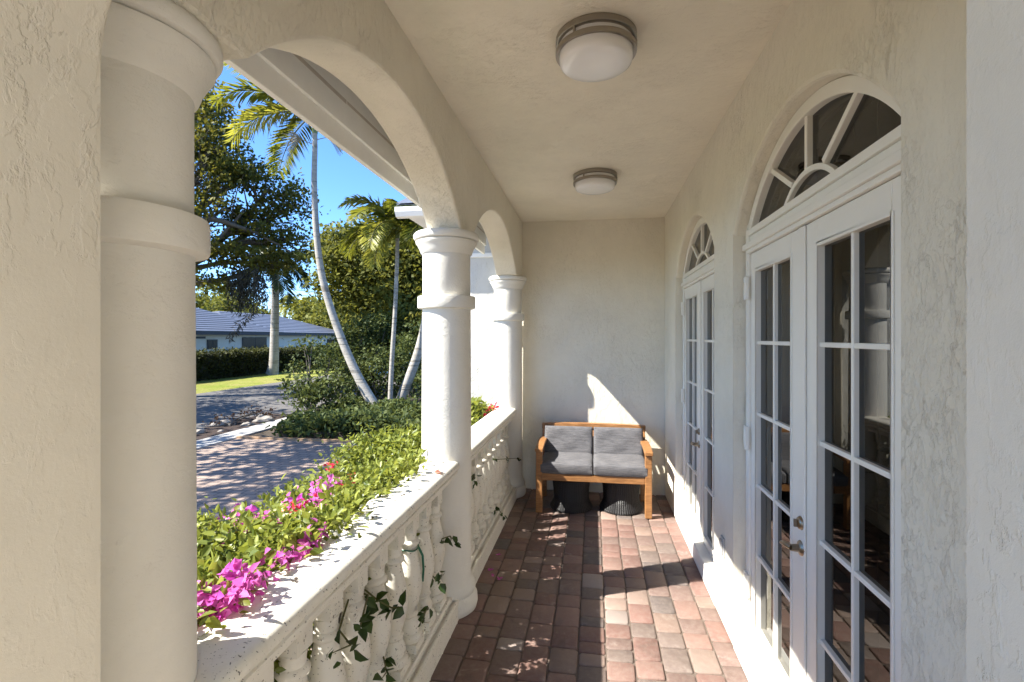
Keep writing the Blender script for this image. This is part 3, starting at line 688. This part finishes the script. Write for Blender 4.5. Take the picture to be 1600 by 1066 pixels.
# ------------------------------------------------------------------ ground, drive, street
def sheet(name, x0, y0, x1, y1, z, mat, nx=1):
    o = MB().add([(x0,y0,z),(x1,y0,z),(x1,y1,z),(x0,y1,z)], [(0,1,2,3)]).build(name, mat, loc=((x0+x1)/2,(y0+y1)/2,z)); return tag(o, kind='structure')
sheet('ground', -700, -700, 700, 900, G-.012, M['ground'])
sheet('lawn', -60, -60, -15.9, 120, G-.004, M['grass'])
sheet('road', -15.9, -80, -9.0, 160, G, M['asphalt'])
sheet('driveway', -8.0, -6, -2.0, 10.15, G+.006, M['drive'])
o = MB().box((-8.62, -8, G-.05), (-8.0, 14.2, G+.03)).build('walkway', M['concrete'], loc=(-8.3,3,G), bevel=.01); tag(o, kind='structure')
o = MB().box((-8.0, 10.15, G-.05), (-1.5, 10.27, G+.05)).build('bed_kerb', plain('kerb_clay', (.30,.19,.11), .9, var=.15), loc=(-5,10.2,G), bevel=.01); tag(o, kind='structure')
sheet('planting_soil', -9.75, 7, -8.62, 13.6, G+.008, plain('dark_mulch', (.035,.02,.013), .95, var=.35, scale=16, bumpd=.04, bscale=18))
# rocks in the strip by the road
nrock = 0
for i in range(11):
    x, y = random.uniform(-9.7,-8.75), random.uniform(8.6,12.9); r = random.uniform(.07,.19)
    import bmesh
    bm = bmesh.new(); bmesh.ops.create_icosphere(bm, subdivisions=2, radius=r); sx, sy, sz = random.uniform(.8,1.5), random.uniform(.7,1.2), random.uniform(.4,.7)
    for v in bm.verts:
        k = 1+.22*math.sin(v.co.x*23/r*.2+i)+.15*math.sin(v.co.y*19/r*.3+2*i)+random.uniform(-.06,.06); v.co = Vector((v.co.x*sx*k, v.co.y*sy*k, v.co.z*sz*k))
    me = bpy.data.meshes.new('rock'); bm.to_mesh(me); bm.free()
    o = finish('rock', me, M['rock'], None, (x, y, G+r*.2)); o.rotation_euler = (0,0,random.uniform(0,6)); tag(o, 'pale rock lying in the dark soil strip beside the road', 'rock', 'rocks beside the road')

# ------------------------------------------------------------------ neighbour's house
hx = -25.0; t = thing('neighbour_house', 'long low white house with slate blue hipped roof beyond the hedge', 'house', (hx-5, 32, G))
MB().box((-37, 14, G), (hx, 35, 1.95)).box((-33, 35, G), (hx+.0, 45.6, 1.93)).build('wall', M['housewall'], t)
def hip(b, x0, x1, y0, y1, ze, zr, hipn, courses=16):
    """hipped roof laid in lapped courses"""
    cx = (x0+x1)/2; hw = (x1-x0)/2
    def ring(f): 
        z = ze+(zr-ze)*f; i = hw*f; return [(x0+i, y0+min(i*1.0,(y1-y0)/2-.01), z),(x1-i, y0+min(i,(y1-y0)/2-.01), z),(x1-i, y1-min(i,(y1-y0)/2-.01), z),(x0+i, y1-min(i,(y1-y0)/2-.01), z)]
    for k in range(courses):
        A, B = ring(k/courses), ring((k+1)/courses if k < courses-1 else .999)
        A = [(p[0],p[1],p[2]+.035) for p in A]; B = [(p[0],p[1],p[2]+.0) for p in B]; Z = [(p[0],p[1],p[2]-.04) for p in A]
        b.add(A+B+Z, [(i,(i+1)%4,4+(i+1)%4,4+i) for i in range(4)]+[(8+i,8+(i+1)%4,(i+1)%4,i) for i in range(4)])
    T = ring(.999); b.add(T, [(0,1,2,3)])
b = MB(); hip(b, -38.0, hx+.9, 12.5, 35.9, 2.08, 5.0, 0, 20); hip(b, -33.9, hx+.85, 30, 46.5, 2.06, 3.75, 0, 12); b.build('roof', M['roof'], t)
b = MB(); b.box((-38, 12.6, 1.86), (hx+.86, 35.7, 2.07)); b.box((-33.8, 35.72, 1.85), (hx+.8, 46.4, 2.05)); b.build('fascia', M['fascia'], t)
for (ya, yb, za, zb) in ((29.0,29.9,.9,1.55),(32.3,35.0,.2,1.70),(43.9,45.2,.95,1.5),(26.2,27.2,.5,1.5)):
    f = MB().box((hx+.002, ya, za), (hx+.05, yb, zb)).build('window', M['fascia'], t)
    MB().box((hx+.052, ya+.06, za+.06), (hx+.06, (ya+yb)/2-.03, zb-.06)).box((hx+.052, (ya+yb)/2+.03, za+.06), (hx+.06, yb-.06, zb-.06)).build('pane', M['darkpane'], f)
f = MB().box((hx+.002, 27.85, G), (hx+.06, 28.75, 1.6)).build('door', M['housewall'], t); MB().box((hx+.004, 27.7, G), (hx+.05, 27.85, 1.72)).box((hx+.004,27.7,1.61),(hx+.05,28.85,1.74)).build('frame', M['fascia'], f)
t2 = thing('air_conditioner', 'grey air conditioning unit beside the white house wall', 'air conditioner', (hx+.8, 31.2, G))
MB().box((hx+.4, 30.7, G), (hx+1.2, 31.6, .95)).build('case', M['acgrey'], t2, bevel=.03)
b = MB()
for k in range(7): b.box((hx+1.205, 30.78, -.3+k*.16), (hx+1.22, 31.52, -.22+k*.16))
b.build('grille', M['fascia'], t2)

# clipped hedge across the road
t = thing('clipped_hedge', 'tall dark clipped hedge across the road before the white house', 'hedge', (-21.1, 30, G))
n = 5200; x = rng.uniform(-21.7,-20.5,n); y = rng.uniform(17,46,n); z = G+rng.uniform(0,1,n)**.9*1.44
face = rng.uniform(0,1,n); x = np.where(face < .55, -20.5+rng.normal(0,.07,n), x); z = np.where(face > .8, G+1.44+rng.normal(0,.04,n), z)
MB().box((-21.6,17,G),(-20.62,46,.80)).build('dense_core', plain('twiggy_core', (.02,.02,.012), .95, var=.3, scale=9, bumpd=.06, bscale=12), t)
P = np.stack([x,y,z],1); d = rng.normal(0,.09,(n,6,3)); Q = (P[:,None]+d).reshape(-1,3)
leafmesh('foliage', [leaves(Q, .12, wide=.36, rnd=np.where(Q[:,2] > .80, .95, .35))], M['hedgeleaf'], t)  # sunlit top painted in: upper leaves get the light tone, the face a darker one
b = MB()
for yy in np.arange(17.5,46,1.1): limb(b, (-21,yy,G), (-21+random.uniform(-.2,.4),yy+random.uniform(-.2,.2),.5), .04, .02, .05, 4)
b.build('stems', M['bark'], t)

# ------------------------------------------------------------------ trees
def PX(u, v, Y):   # place a feature at depth Y on the line of sight measured from the photograph
    f, th = 780., math.radians(9.32); c, s = math.cos(th), math.sin(th); r = (u-800)/f; X = Y*(r*c-s)/(c+r*s); d = -X*s+Y*c; return (X, Y, 1.7+(527-v)/f*d)
def ball(u, v, Y, rx, ry, rz): return (PX(u,v,Y), (rx,ry,rz))
# big oak at left
oak = tree('oak_tree', 'big spreading oak with hanging moss at left beyond the road', (-17.5, 16.2, G), (-16.8, 16.4, 3.6), .42,
     [ball(322,190,17,1.0,1.3,.8), ball(345,232,17,1.0,1.3,.7), ball(318,262,16.5,1.4,1.6,.9), ball(378,268,17.5,1.2,1.5,.6), ball(420,290,18,1.3,1.6,.65), ball(455,318,18.5,.9,1.2,.5), ball(350,320,17,1.6,1.7,.7), ball(410,352,18,1.3,1.5,.6), ball(445,372,18.5,.9,1.2,.45), ball(330,392,17,1.3,1.5,.55), ball(385,405,18,1.3,1.5,.55), ball(322,440,17,.7,1,.35), ball(240,240,17,2.5,3,2.2), ball(180,340,17,3,3.5,2), ball(270,150,17,1.6,2,1.2), ball(430,412,19,1.0,1.2,.4)],
     21, 50, .15, M['oakleaf'], .27)
b = MB(); limb(b, PX(262,365,16.3), PX(330,342,16.6), .20, .11, .05); limb(b, PX(330,342,16.6), PX(455,395,18.2), .11, .03, .08); limb(b, PX(300,410,16.5), PX(380,330,17.2), .12, .04, .1); b.build('branch', M['bark'], oak, smooth=True)
V = []
for i in range(60):
    u = random.choice([362,382,388,372,396,405,414,378]); p = np.array(PX(u+random.gauss(0,5), 425+random.uniform(-12,12), 17.5+random.uniform(-.6,.6))); L = random.uniform(.7,1.6); 
    for j in range(26):
        q = p+np.array([rng.normal(0,.07), rng.normal(0,.07), -L*j/26]); V.append(q)
lv = leaves(np.array(V), .20, up=-.2, wide=.10, droop=2.2); leafmesh('hanging_moss', [lv], M['moss'], oak)
V = []
for i in range(9):
    p = np.array(PX(400-i*5, 480+i*5.5, 16.8)); 
    for j in range(12): V.append(p+rng.normal(0,.06,3))
leafmesh('trailing_moss', [leaves(np.array(V), .22, up=-.2, wide=.09, droop=1.6)], M['moss'], oak)
# shade tree off to the left, its shade falls on the drive
tree('shade_tree', 'leafy tree left of the driveway throwing dappled shade on the pavers', (-11.6, 3.6, G), (-11.4, 3.8, 2.6), .3,
     [((-11.6,3.8,6.0),(2.6,2.6,1.5)), ((-10.0,5.6,5.6),(1.8,2,1.2)), ((-12.4,6.6,5.4),(2,2.2,1.2)), ((-13,1.6,6),(2,2,1.3)), ((-9.8,2.9,6.2),(1.3,1.4,1.0))], 12, 40, .22, M['oakleaf'], .34)
tree('shade_tree', 'leafy tree on the road verge throwing shade across the asphalt', (-18.5, 8.5, G), (-18.3, 8.6, 2.6), .3,
     [((-18.6,9,6.3),(3,3,1.6)), ((-16.8,11,5.8),(2,2.2,1.2)), ((-19.8,12,6.0),(2.5,2.5,1.4))], 9, 36, .24, M['oakleaf'], .36)
# dark tree mass at right of the palms
tree('broadleaf_tree', 'dense olive green tree behind the leaning palms', (-10.2, 24.5, G), (-10.0, 24.5, 2.4), .3,
     [ball(560,400,24,2.1,2,1.4), ball(600,440,24,2.0,2,1.3), ball(540,450,25,1.6,2,1.1), ball(630,400,23.5,2.2,2,1.6), ball(650,465,23,1.8,1.8,1.5), ball(590,490,25,1.7,2,1.2), ball(690,420,24,2.5,2.5,2.2)], 30, 46, .22, M['treeleaf'], .36)
tree('broadleaf_tree', 'taller olive green tree with sunlit top behind the thin palm', (-8.0, 30, G), (-8.1, 30, 3), .35,
     [ball(640,370,29,2.4,2.4,1.8), ball(590,370,30,2.2,2.4,1.4), ball(545,378,31,1.8,2,1.1), ball(690,400,28,3,3,3), ball(620,470,30,3,3,1.8)], 20, 44, .26, M['treeleaf'], .45)
tree('broadleaf_tree', 'dark tree filling the gap low behind the curved palm', (-7.0, 21, G), (-7.0, 21, 1.6), .22,
     [ball(655,510,20.5,1.5,1.5,1.0), ball(620,520,21,1.3,1.5,.8), ball(590,545,21,1.2,1.5,.8), ball(690,540,20,1.6,1.5,1.4)], 34, 44, .18, M['oakleaf'], .28)
# far trees behind the house
tl = ['yellow green far tree rising behind the house roof','low far tree beside the distant yellow palm','far tree showing between the palm trunks','hazy far tree at the left end of the house','far round tree beyond the road end','pale far tree close to the leaning trunk']
for k, (u, v, Y, r) in enumerate(((372,492,50,2.6),(505,490,56,2.4),(530,500,48,2.2),(335,470,58,3.2),(585,505,60,3.6),(545,480,54,2.6))):
    c = PX(u, v, Y); tree('far_tree', tl[k], (c[0], c[1], G), (c[0], c[1], c[2]-r*.6), .22, [(c,(r*1.3,r,r*.75)), ((c[0]+r*.8,c[1],c[2]-r*.4),(r,r,r*.6)), ((c[0]-r*.8,c[1],c[2]-r*.4),(r,r,r*.6))], 9, 40, .42, M['treeleaf'], .55, 'far trees')

# ------------------------------------------------------------------ palms
def fan(n, lo, hi, cu=1.3, tone=(.3,.8), a0=0): return [(a0+360/n*i+random.uniform(-12,12), random.uniform(lo,hi), cu*random.uniform(.85,1.2), random.uniform(*tone)) for i in range(n)]
tpA = [PX(600,660,12.9), PX(560,590,12.95), PX(528,515,13), PX(505,440,13), PX(495,370,13), PX(491,290,13), PX(492,235,13), PX(492,208,13)]; tpA[0] = (tpA[0][0], tpA[0][1], G)
palm('leaning_palm', 'tall slender palm whose pale trunk leans left then rises', tpA, [.16,.125,.108,.096,.088,.078,.07,.066],
     [(172,20,1.25,.35),(196,6,1.3,.85),(160,48,1.2,.3),(205,30,1.4,.5),(20,35,1.3,.5),(-20,50,1.2,.4),(60,40,1.3,.4),(110,50,1.2,.35),(150,-5,1.2,.45),(250,35,1.3,.5),(300,30,1.3,.5),(185,62,1.1,.4)], M['palmleaf'], 2.7, 'front yard palms', .55, 2, M['palmyellow'], .62, .034)
tpB = [PX(609,645,14.2), PX(612,570,14.2), PX(617,490,14.2), PX(620,420,14.2), PX(621,372,14.2)]; tpB[0] = (tpB[0][0], tpB[0][1], G)
palm('slender_palm', 'thin straight palm with yellow green fronds beside the column', tpB, [.08,.068,.062,.058,.054], fan(13,-5,60,1.5,(.4,.95)), M['palmleaf'], 2.1, 'front yard palms', .4, 0, M['palmyellow'], .5, .034)
tpC = [PX(619,645,14.4), PX(634,605,14.4), PX(652,555,14.4), PX(664,505,14.4), PX(672,440,14.4), PX(676,380,14.4)]; tpC[0] = (tpC[0][0], tpC[0][1], G)
palm('curved_palm', 'thick palm trunk curving right behind the middle column', tpC, [.17,.15,.135,.12,.11,.10], fan(11,5,60,1.4,(.3,.7)), M['palmleaf'], 1.8, 'front yard palms', .4, 0, None, .5, .045)
pb = PX(425,585,28); pb = (pb[0], pb[1], G)
tpR = [pb, PX(428,565,28), PX(429,520,28), PX(430,470,28), PX(430,428,28)]; r = tpR
palm('royal_palm', 'stout grey royal palm standing on the lawn before the hedge', tpR, [.38,.28,.245,.23,.20], [(a,random.uniform(-25,55),1.5,random.uniform(.2,.6)) for a in range(0,360,26)], M['palmdark'], 3.0, None, .8, 0, None, .8, .07)
pf = PX(465,520,60); tpF = [(pf[0],pf[1],G), PX(466,500,60), PX(468,478,60)]
palm('distant_palm', 'distant sunlit yellow green palm behind the house roof', tpF, [.25,.22,.2], fan(16,-20,60,1.5,(.5,1)), M['palmyellow'], 3.0, None, None, 0, None, .9, .10)

# ------------------------------------------------------------------ planting bed beyond the drive
t = thing('low_hedge', 'low dark groundcover hedge edging the palm bed beyond the pavers', 'hedge', (-4.4, 10.9, G))
n = 3000; P = np.stack([rng.uniform(-7.2,-1.6,n), rng.uniform(10.3,13.2,n), rng.uniform(0,1,n)],1)
hh = .27+.08*np.sin(P[:,0]*2.1)+.07*np.sin(P[:,1]*3+P[:,0])+.05*rng.normal(size=n); P[:,2] = G+.05+hh*np.where(rng.uniform(0,1,n)<.65, rng.uniform(.8,1.1,n), P[:,2])
leafmesh('foliage', [clumps(P, 11, .10, .105, wide=.34, n=6)], M['coverleaf'], t)
MB().box((-7.1,10.4,G),(-1.7,13.1,G+.16)).build('dense_core', M['ground'], t)
sl_ = ['dark broad leaved shrub at the bed corner, left of the leaning palm','airy taller shrub rising before the hedge across the road','dark shrub directly behind the palm trunks','rounded green shrub between leaning palm and thin palm','shrub at the right edge of the bed beside the column','bushy dark shrub deep in the bed behind the leaning trunk','shrub behind the curved palm trunk, close to the column']
for k, (lab, lobes, ncl, mat) in enumerate(zip(sl_, [
    [ball(500,625,12.6,.65,.6,.42), ball(470,605,12.8,.5,.5,.3), ball(545,640,12.6,.5,.5,.35), ball(525,600,13,.5,.5,.4)],
    [ball(485,540,15,.55,.6,.5), ball(510,560,15,.6,.6,.4), ball(470,575,15,.5,.5,.35)],
    [ball(585,575,16,.9,.8,.7), ball(550,590,16,.8,.8,.6), ball(620,590,16,.8,.8,.6)],
    [ball(560,530,18,1.0,.9,.7), ball(590,510,18.5,.9,.9,.6), ball(540,560,18,.9,.8,.6)],
    [ball(668,612,14.6,.35,.4,.35), ball(675,590,14.9,.4,.4,.35)],
    [ball(525,560,17,.8,.8,.6), ball(590,615,16.4,.7,.6,.4), ball(545,628,15,.5,.5,.3)],
    [ball(640,560,17.5,.9,.9,.8), ball(665,540,17,.9,.9,.9)]], (100,42,110,90,120,80,100), ('shrubleaf','shrubleaf','shrubleaf','shrubleaf','coverleaf','shrubleaf','coverleaf'))):
    c = lobes[0][0]; shrub('shrub', lab, (c[0], c[1], G), lobes, ncl, 20, .115, M[mat], .15, 'shrubs in the palm bed')
# dry low plants on the rock strip
shrub('low_plant', 'dark reddish low plant in the rock strip by the road', (-9.3, 11.6, G), [((-9.5,11.6,G+.12),(.3,.9,.1)), ((-9.3,12.6,G+.16),(.35,.6,.14))], 40, 16, .09, leafmat('bronze_leaf', (.03,.015,.012), (.12,.07,.04), .2), .1, cat='plant')

# power lines
for k, (v0, v1) in enumerate(((430,446),(440,452))):
    p, q = Vector(PX(250,v0,44)), Vector(PX(640,v1+20,52)); pts = [p.lerp(q, i/14)-Vector((0,0,.25*math.sin(PI*i/14))) for i in range(15)]
    o = MB().tube(pts, .03, 6).build('power_line', M['wire'], loc=p); tag(o, ['upper black power line crossing the sky above the house','lower black power line crossing the sky above the house'][k], 'power line', 'power lines')

# parked car glimpsed through the foliage
c = PX(625,560,27); t = thing('parked_car', 'blue car glimpsed through foliage between the palm trunks', 'car', (c[0], c[1], G))
def carbody():
    b = MB(); L, Wd = 4.4, 1.75; prof = [(-2.2,.35),(-2.15,.75),(-1.3,.9),(-.75,1.38),(.7,1.42),(1.5,.98),(2.1,.9),(2.2,.4)]
    n = len(prof); vs = []
    for s in (-1,-.82,.82,1):
        for a, z in prof: vs.append((c[0]+s*Wd/2*(1 if z < 1 else .86), c[1]+a, G+z*(1 if abs(s) < 1 else (1 if z < 1 else .98))))
    fs = [(k*n+i, k*n+i+1, (k+1)*n+i+1, (k+1)*n+i) for k in range(3) for i in range(n-1)]+[tuple(range(n)), tuple(range(4*n-1,3*n-1,-1)), (0,n,2*n,3*n,3*n+0)[:4], (n-1,4*n-1,3*n-1,2*n-1)]
    return b.add(vs, fs)
carbody().build('body', M['carpaint'], t, bevel=.05)
b = MB()
for s in (-1,1): b.add([(c[0]+s*.775,c[1]-1.05,G+.98),(c[0]+s*.775,c[1]+1.2,G+1.0),(c[0]+s*.765,c[1]+.65,G+1.33),(c[0]+s*.765,c[1]-.68,G+1.31)], [(0,1,2,3)])
b.build('window', M['darkpane'], t)
for s in (-1,1):
    for a in (-1.35,1.35):
        w = MB().lathe([(.0,-.1),(.31,-.1),(.33,-.06),(.33,.06),(.31,.1),(0,.1)], (c[0]+s*.80,c[1]+a,G+.33), 20, axis='x').build('wheel', M['rubber'], t)
        MB().lathe([(0,-.11),(.2,-.105),(.2,.105),(0,.11)], (c[0]+s*.80,c[1]+a,G+.33), 16, axis='x').build('rim', M['steel'], w)

# ------------------------------------------------------------------ bougainvillea against the balustrade
t = thing('bougainvillea', 'large bougainvillea with magenta blooms spilling against the nearer balustrade', 'flowering shrub', (-1.55, 2.6, G))
def top_z(x, y):
    e = (-1.04-x)/.95                                   # 0 at the rail, 1 at the drive side
    return .79-.03*e-.05*np.clip(y-3.0,0,2)+.06*np.sin(y*5.3+2)*np.sin(y*2.2)+.05*np.sin(PI*np.clip(e,0,1))-.55*np.clip(e-.7,0,1)**1.3*2+.07*np.sin(y*3.1+x*2)+.05*np.sin(y*7.3+1)+.04*np.sin(x*9)-.05*np.clip(y-3.6,0,2)
n = 3800; x = rng.uniform(-2.12,-1.05,n); y = rng.uniform(.7,4.95,n); wmax = 1.10+.95*np.clip(1.05-.11*(y-1.0),.45,1.1); keep = x > -wmax; x, y = x[keep], y[keep]; n = len(x)
tz = top_z(x,y); z = np.where(rng.uniform(0,1,n) < .78, tz-np.abs(rng.normal(0,.07,n)), G+.3+(tz-G-.3)*rng.uniform(0,1,n))
C = np.stack([x,y,z],1)
m = 240; ys = rng.uniform(.75,2.9,m); dens = .5+.5*np.sin(ys*6.1+.6)*np.sin(ys*2.7); ov = rng.uniform(0,1,m)<.35+.65*dens   # shoots leaning over the rail's outer edge
ys = ys[ov]; dens = dens[ov]; xs = -1.09+rng.uniform(0,1,len(ys))**1.6*(.02+.075*dens); C = np.concatenate([C, np.stack([xs, ys, .935+rng.uniform(0,.035,len(ys))*(.4+dens)-.6*np.clip(-1.06-xs,0,1)],1)])
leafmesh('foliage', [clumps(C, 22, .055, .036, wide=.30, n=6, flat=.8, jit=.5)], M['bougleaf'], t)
b = MB()
for i in range(70):
    p = Vector((random.uniform(-1.9,-1.3), random.uniform(.9,4.8), G)); q = Vector((p.x+random.uniform(-.3,.3), p.y+random.uniform(-.3,.3), random.uniform(.4,.8))); limb(b, p, q, .014, .004, .12, 5)
b.build('stems', M['bark'], t)
def bloom(pt, k, mat, r, size=.030):
    P = np.asarray(pt)+np.clip(rng.normal(size=(k,3)), -1.3, 1.3)*np.array([r,r,r*.6]); V = []
    lv = leaves(P, size, up=.35, wide=.46, n=6, fold=.5, jit=.25); leafmesh('flower_cluster', [lv], mat, t)
def onXp(u, v, X):
    f, th = 780., math.radians(9.32); c_, s_ = math.cos(th), math.sin(th); r = (u-800)/f; Y = X*(c_+r*s_)/(r*c_-s_); d = -X*s_+Y*c_; return (X, Y, 1.7+(527-v)/f*d)
def onZ(u, v, Z):
    f, th = 780., math.radians(9.32); c_, s_ = math.cos(th), math.sin(th); d = f*(1.7-Z)/(v-527); xx = (u-800)/f*d; return (xx*c_-d*s_, xx*s_+d*c_, Z)
for (u,v,k,r,Z) in ((362,932,70,.055,.99),(340,945,40,.04,.98),(395,925,40,.04,.98),(350,960,26,.03,.95),(468,868,40,.04,.94),(455,878,26,.03,.93),(480,860,22,.03,.94),(390,818,40,.05,.87),(408,824,34,.045,.87),(375,803,20,.04,.86),(430,818,26,.04,.88),(440,828,20,.04,.88),(382,833,20,.03,.86),(500,780,26,.05,.89),(490,765,22,.05,.88),(465,790,22,.05,.89),(515,783,18,.04,.87),(520,755,18,.05,.84),(350,853,16,.03,.85),(537,805,14,.03,.88),(320,822,12,.03,.83),(367,842,10,.03,.86),(430,880,10,.03,.9),(495,832,8,.03,.9),(333,985,14,.03,.92),(365,895,8,.03,.9)):
    p = onXp(u,v-4,-1.0) if Z >= .90 else onZ(u,v,Z+.01); bloom(p, int(k*1.25), M['bract'], min(r*.9, .006+.002*k))
for (u,v,k,r,Z) in ((475,787,26,.035,.88),(458,798,14,.03,.87),(543,763,8,.03,.87),(520,728,10,.03,.84),(556,742,5,.03,.85),(600,715,6,.03,.84)): bloom(onZ(u,v,Z), k, M['redbract'], min(r, .006+.002*k))
# second plant outside the far arch
t = thing('bougainvillea', 'small bougainvillea with red blooms behind the farther balustrade', 'flowering shrub', (-1.4, 5.0, G))
x = rng.uniform(-1.62,-1.12,500); y = rng.uniform(4.6,5.45,500); z = np.where(rng.uniform(0,1,500)<.6, .88+.06*np.sin(y*9)+rng.normal(0,.04,500), rng.uniform(G+.2,.88,500))
leafmesh('foliage', [clumps(np.stack([x,y,z],1), 10, .05, .06, wide=.30, n=6)], M['bougleaf'], t)
for (u,v,k,Z) in ((768,640,14,1.04),(758,650,12,1.02),(748,655,10,1.01),(740,663,10,1.0),(775,634,10,1.06)):
    f_ = PX(u,v,5.0); bloom(f_, k, M['redbract'], .03, .034)
b = MB()
for i in range(16): limb(b, (-1.35+random.uniform(-.02,.02), 5.0+random.uniform(-.02,.02), G), (random.uniform(-1.5,-1.2), random.uniform(4.7,5.3), .85), .012, .004, .1, 5)
b.build('stems', M['bark'], t)

# vine sprigs pushed through the balusters
def sprig(label, pts, size=.06, per=2):
    t = thing('vine_sprig', label, 'vine', pts[0], 'vine sprigs through the balusters'); b = MB(); b.tube(pts, [.0035]*(len(pts)-1)+[.0015], 6); b.build('stem', M['stem'], t)
    P = []
    for i in range(1, len(pts)):
        for k in range(per): P.append(np.array(pts[i])+rng.normal(0,.010,3))
    leafmesh('leaves', [leaves(np.array(P), size, up=.1, wide=.40, n=6, fold=.35, droop=.6)], M['vineleaf'], t)
sp = [('leafy sprig hanging through the balusters nearest the camera', [(545,935),(530,985),(548,1008),(520,1020)], .065),
      ('long dark leafed sprig at the middle of the nearer balustrade', [(568,920),(590,938),(612,950),(628,948)], .07),
      ('sprig curling round a baluster just above mid height', [(560,925),(575,930),(566,965),(562,985)], .06),
      ('small sprig low at the foot of the nearer balusters', [(590,1000),(600,1030),(604,1050),(597,1060)], .06),
      ('sprig poking out beside the middle column, green tips', [(672,838),(688,843),(702,838),(712,845)], .055),
      ('hanging pair of leaves below the sprig by the middle column', [(672,895),(680,905),(690,900),(684,912)], .055),
      ('single leaf pair low between the column side balusters', [(655,955),(662,960),(668,950),(660,968)], .055),
      ('sprig at the near end of the farther balustrade', [(728,755),(736,748),(742,742),(738,756)], .05),
      ('long sprig arching toward the loveseat from the farther balustrade', [(760,722),(775,718),(792,717),(812,716)], .045),
      ('sprig trailing over the bottom rail of the farther balustrade', [(762,792),(770,798),(780,797),(786,806)], .05)]
for lab, px, s in sp:
    pts = [onXp(u, v, -.92+.05*i) for i, (u, v) in enumerate(px)]; sprig(lab, pts, s*.78, 3)
# green plant tie on a baluster
y = 2.78-.195*2; b = MB(); b.tube([(-.92+.050*math.cos(a), y+.050*math.sin(a), .645+.004*math.sin(3*a)) for a in np.linspace(0,2*PI,25)], .004, 6); b.tube([(-.87,y+.01,.645),(-.852,y+.02,.60),(-.848,y+.022,.53),(-.852,y+.02,.47)], .006, 6)
o = b.build('plant_tie', M['tie'], loc=(-.94,y,.64)); tag(o, 'green plastic plant tie looped round a baluster neck', 'plant tie')
# fallen petals and dry leaves
def petals(name, label, spots, mat, size, group, z):
    for p in spots:
        lv = leaves(np.array([p])+rng.normal(0,.006,(3,3))*np.array([1,1,.1]), size, up=3, wide=.42, n=6, fold=.5); lv[0][:,:,2] = z+.004+np.abs(lv[0][:,:,2]-z)*.35
        o = leafmesh(name, [lv], mat, loc=p); tag(o, label, name.replace('_',' '), group)
petals('fallen_petals', 'faded pink petals on the rail beside the middle column', [onZ(680,737,.955)], leafmat('faded_pink', (.40,.16,.13), (.55,.28,.22), .3), .045, 'fallen petals', .953)
petals('fallen_petals', 'pink petals fallen on the pavers beside the balustrade', [onZ(765,893,0), onZ(770,900,0), onZ(782,905,0), onZ(780,868,0)], M['bract'], .03, 'fallen petals', .002)
petals('dry_leaf', 'tiny dry leaf lying on the sunny rail top', [onZ(585,810,.953), onZ(601,776,.953), onZ(630,775,.953), onZ(460,910,.953), onZ(545,830,.953)], plain('dry_brown', (.05,.035,.025), .9), .02, 'dry leaves on the rail', .953)
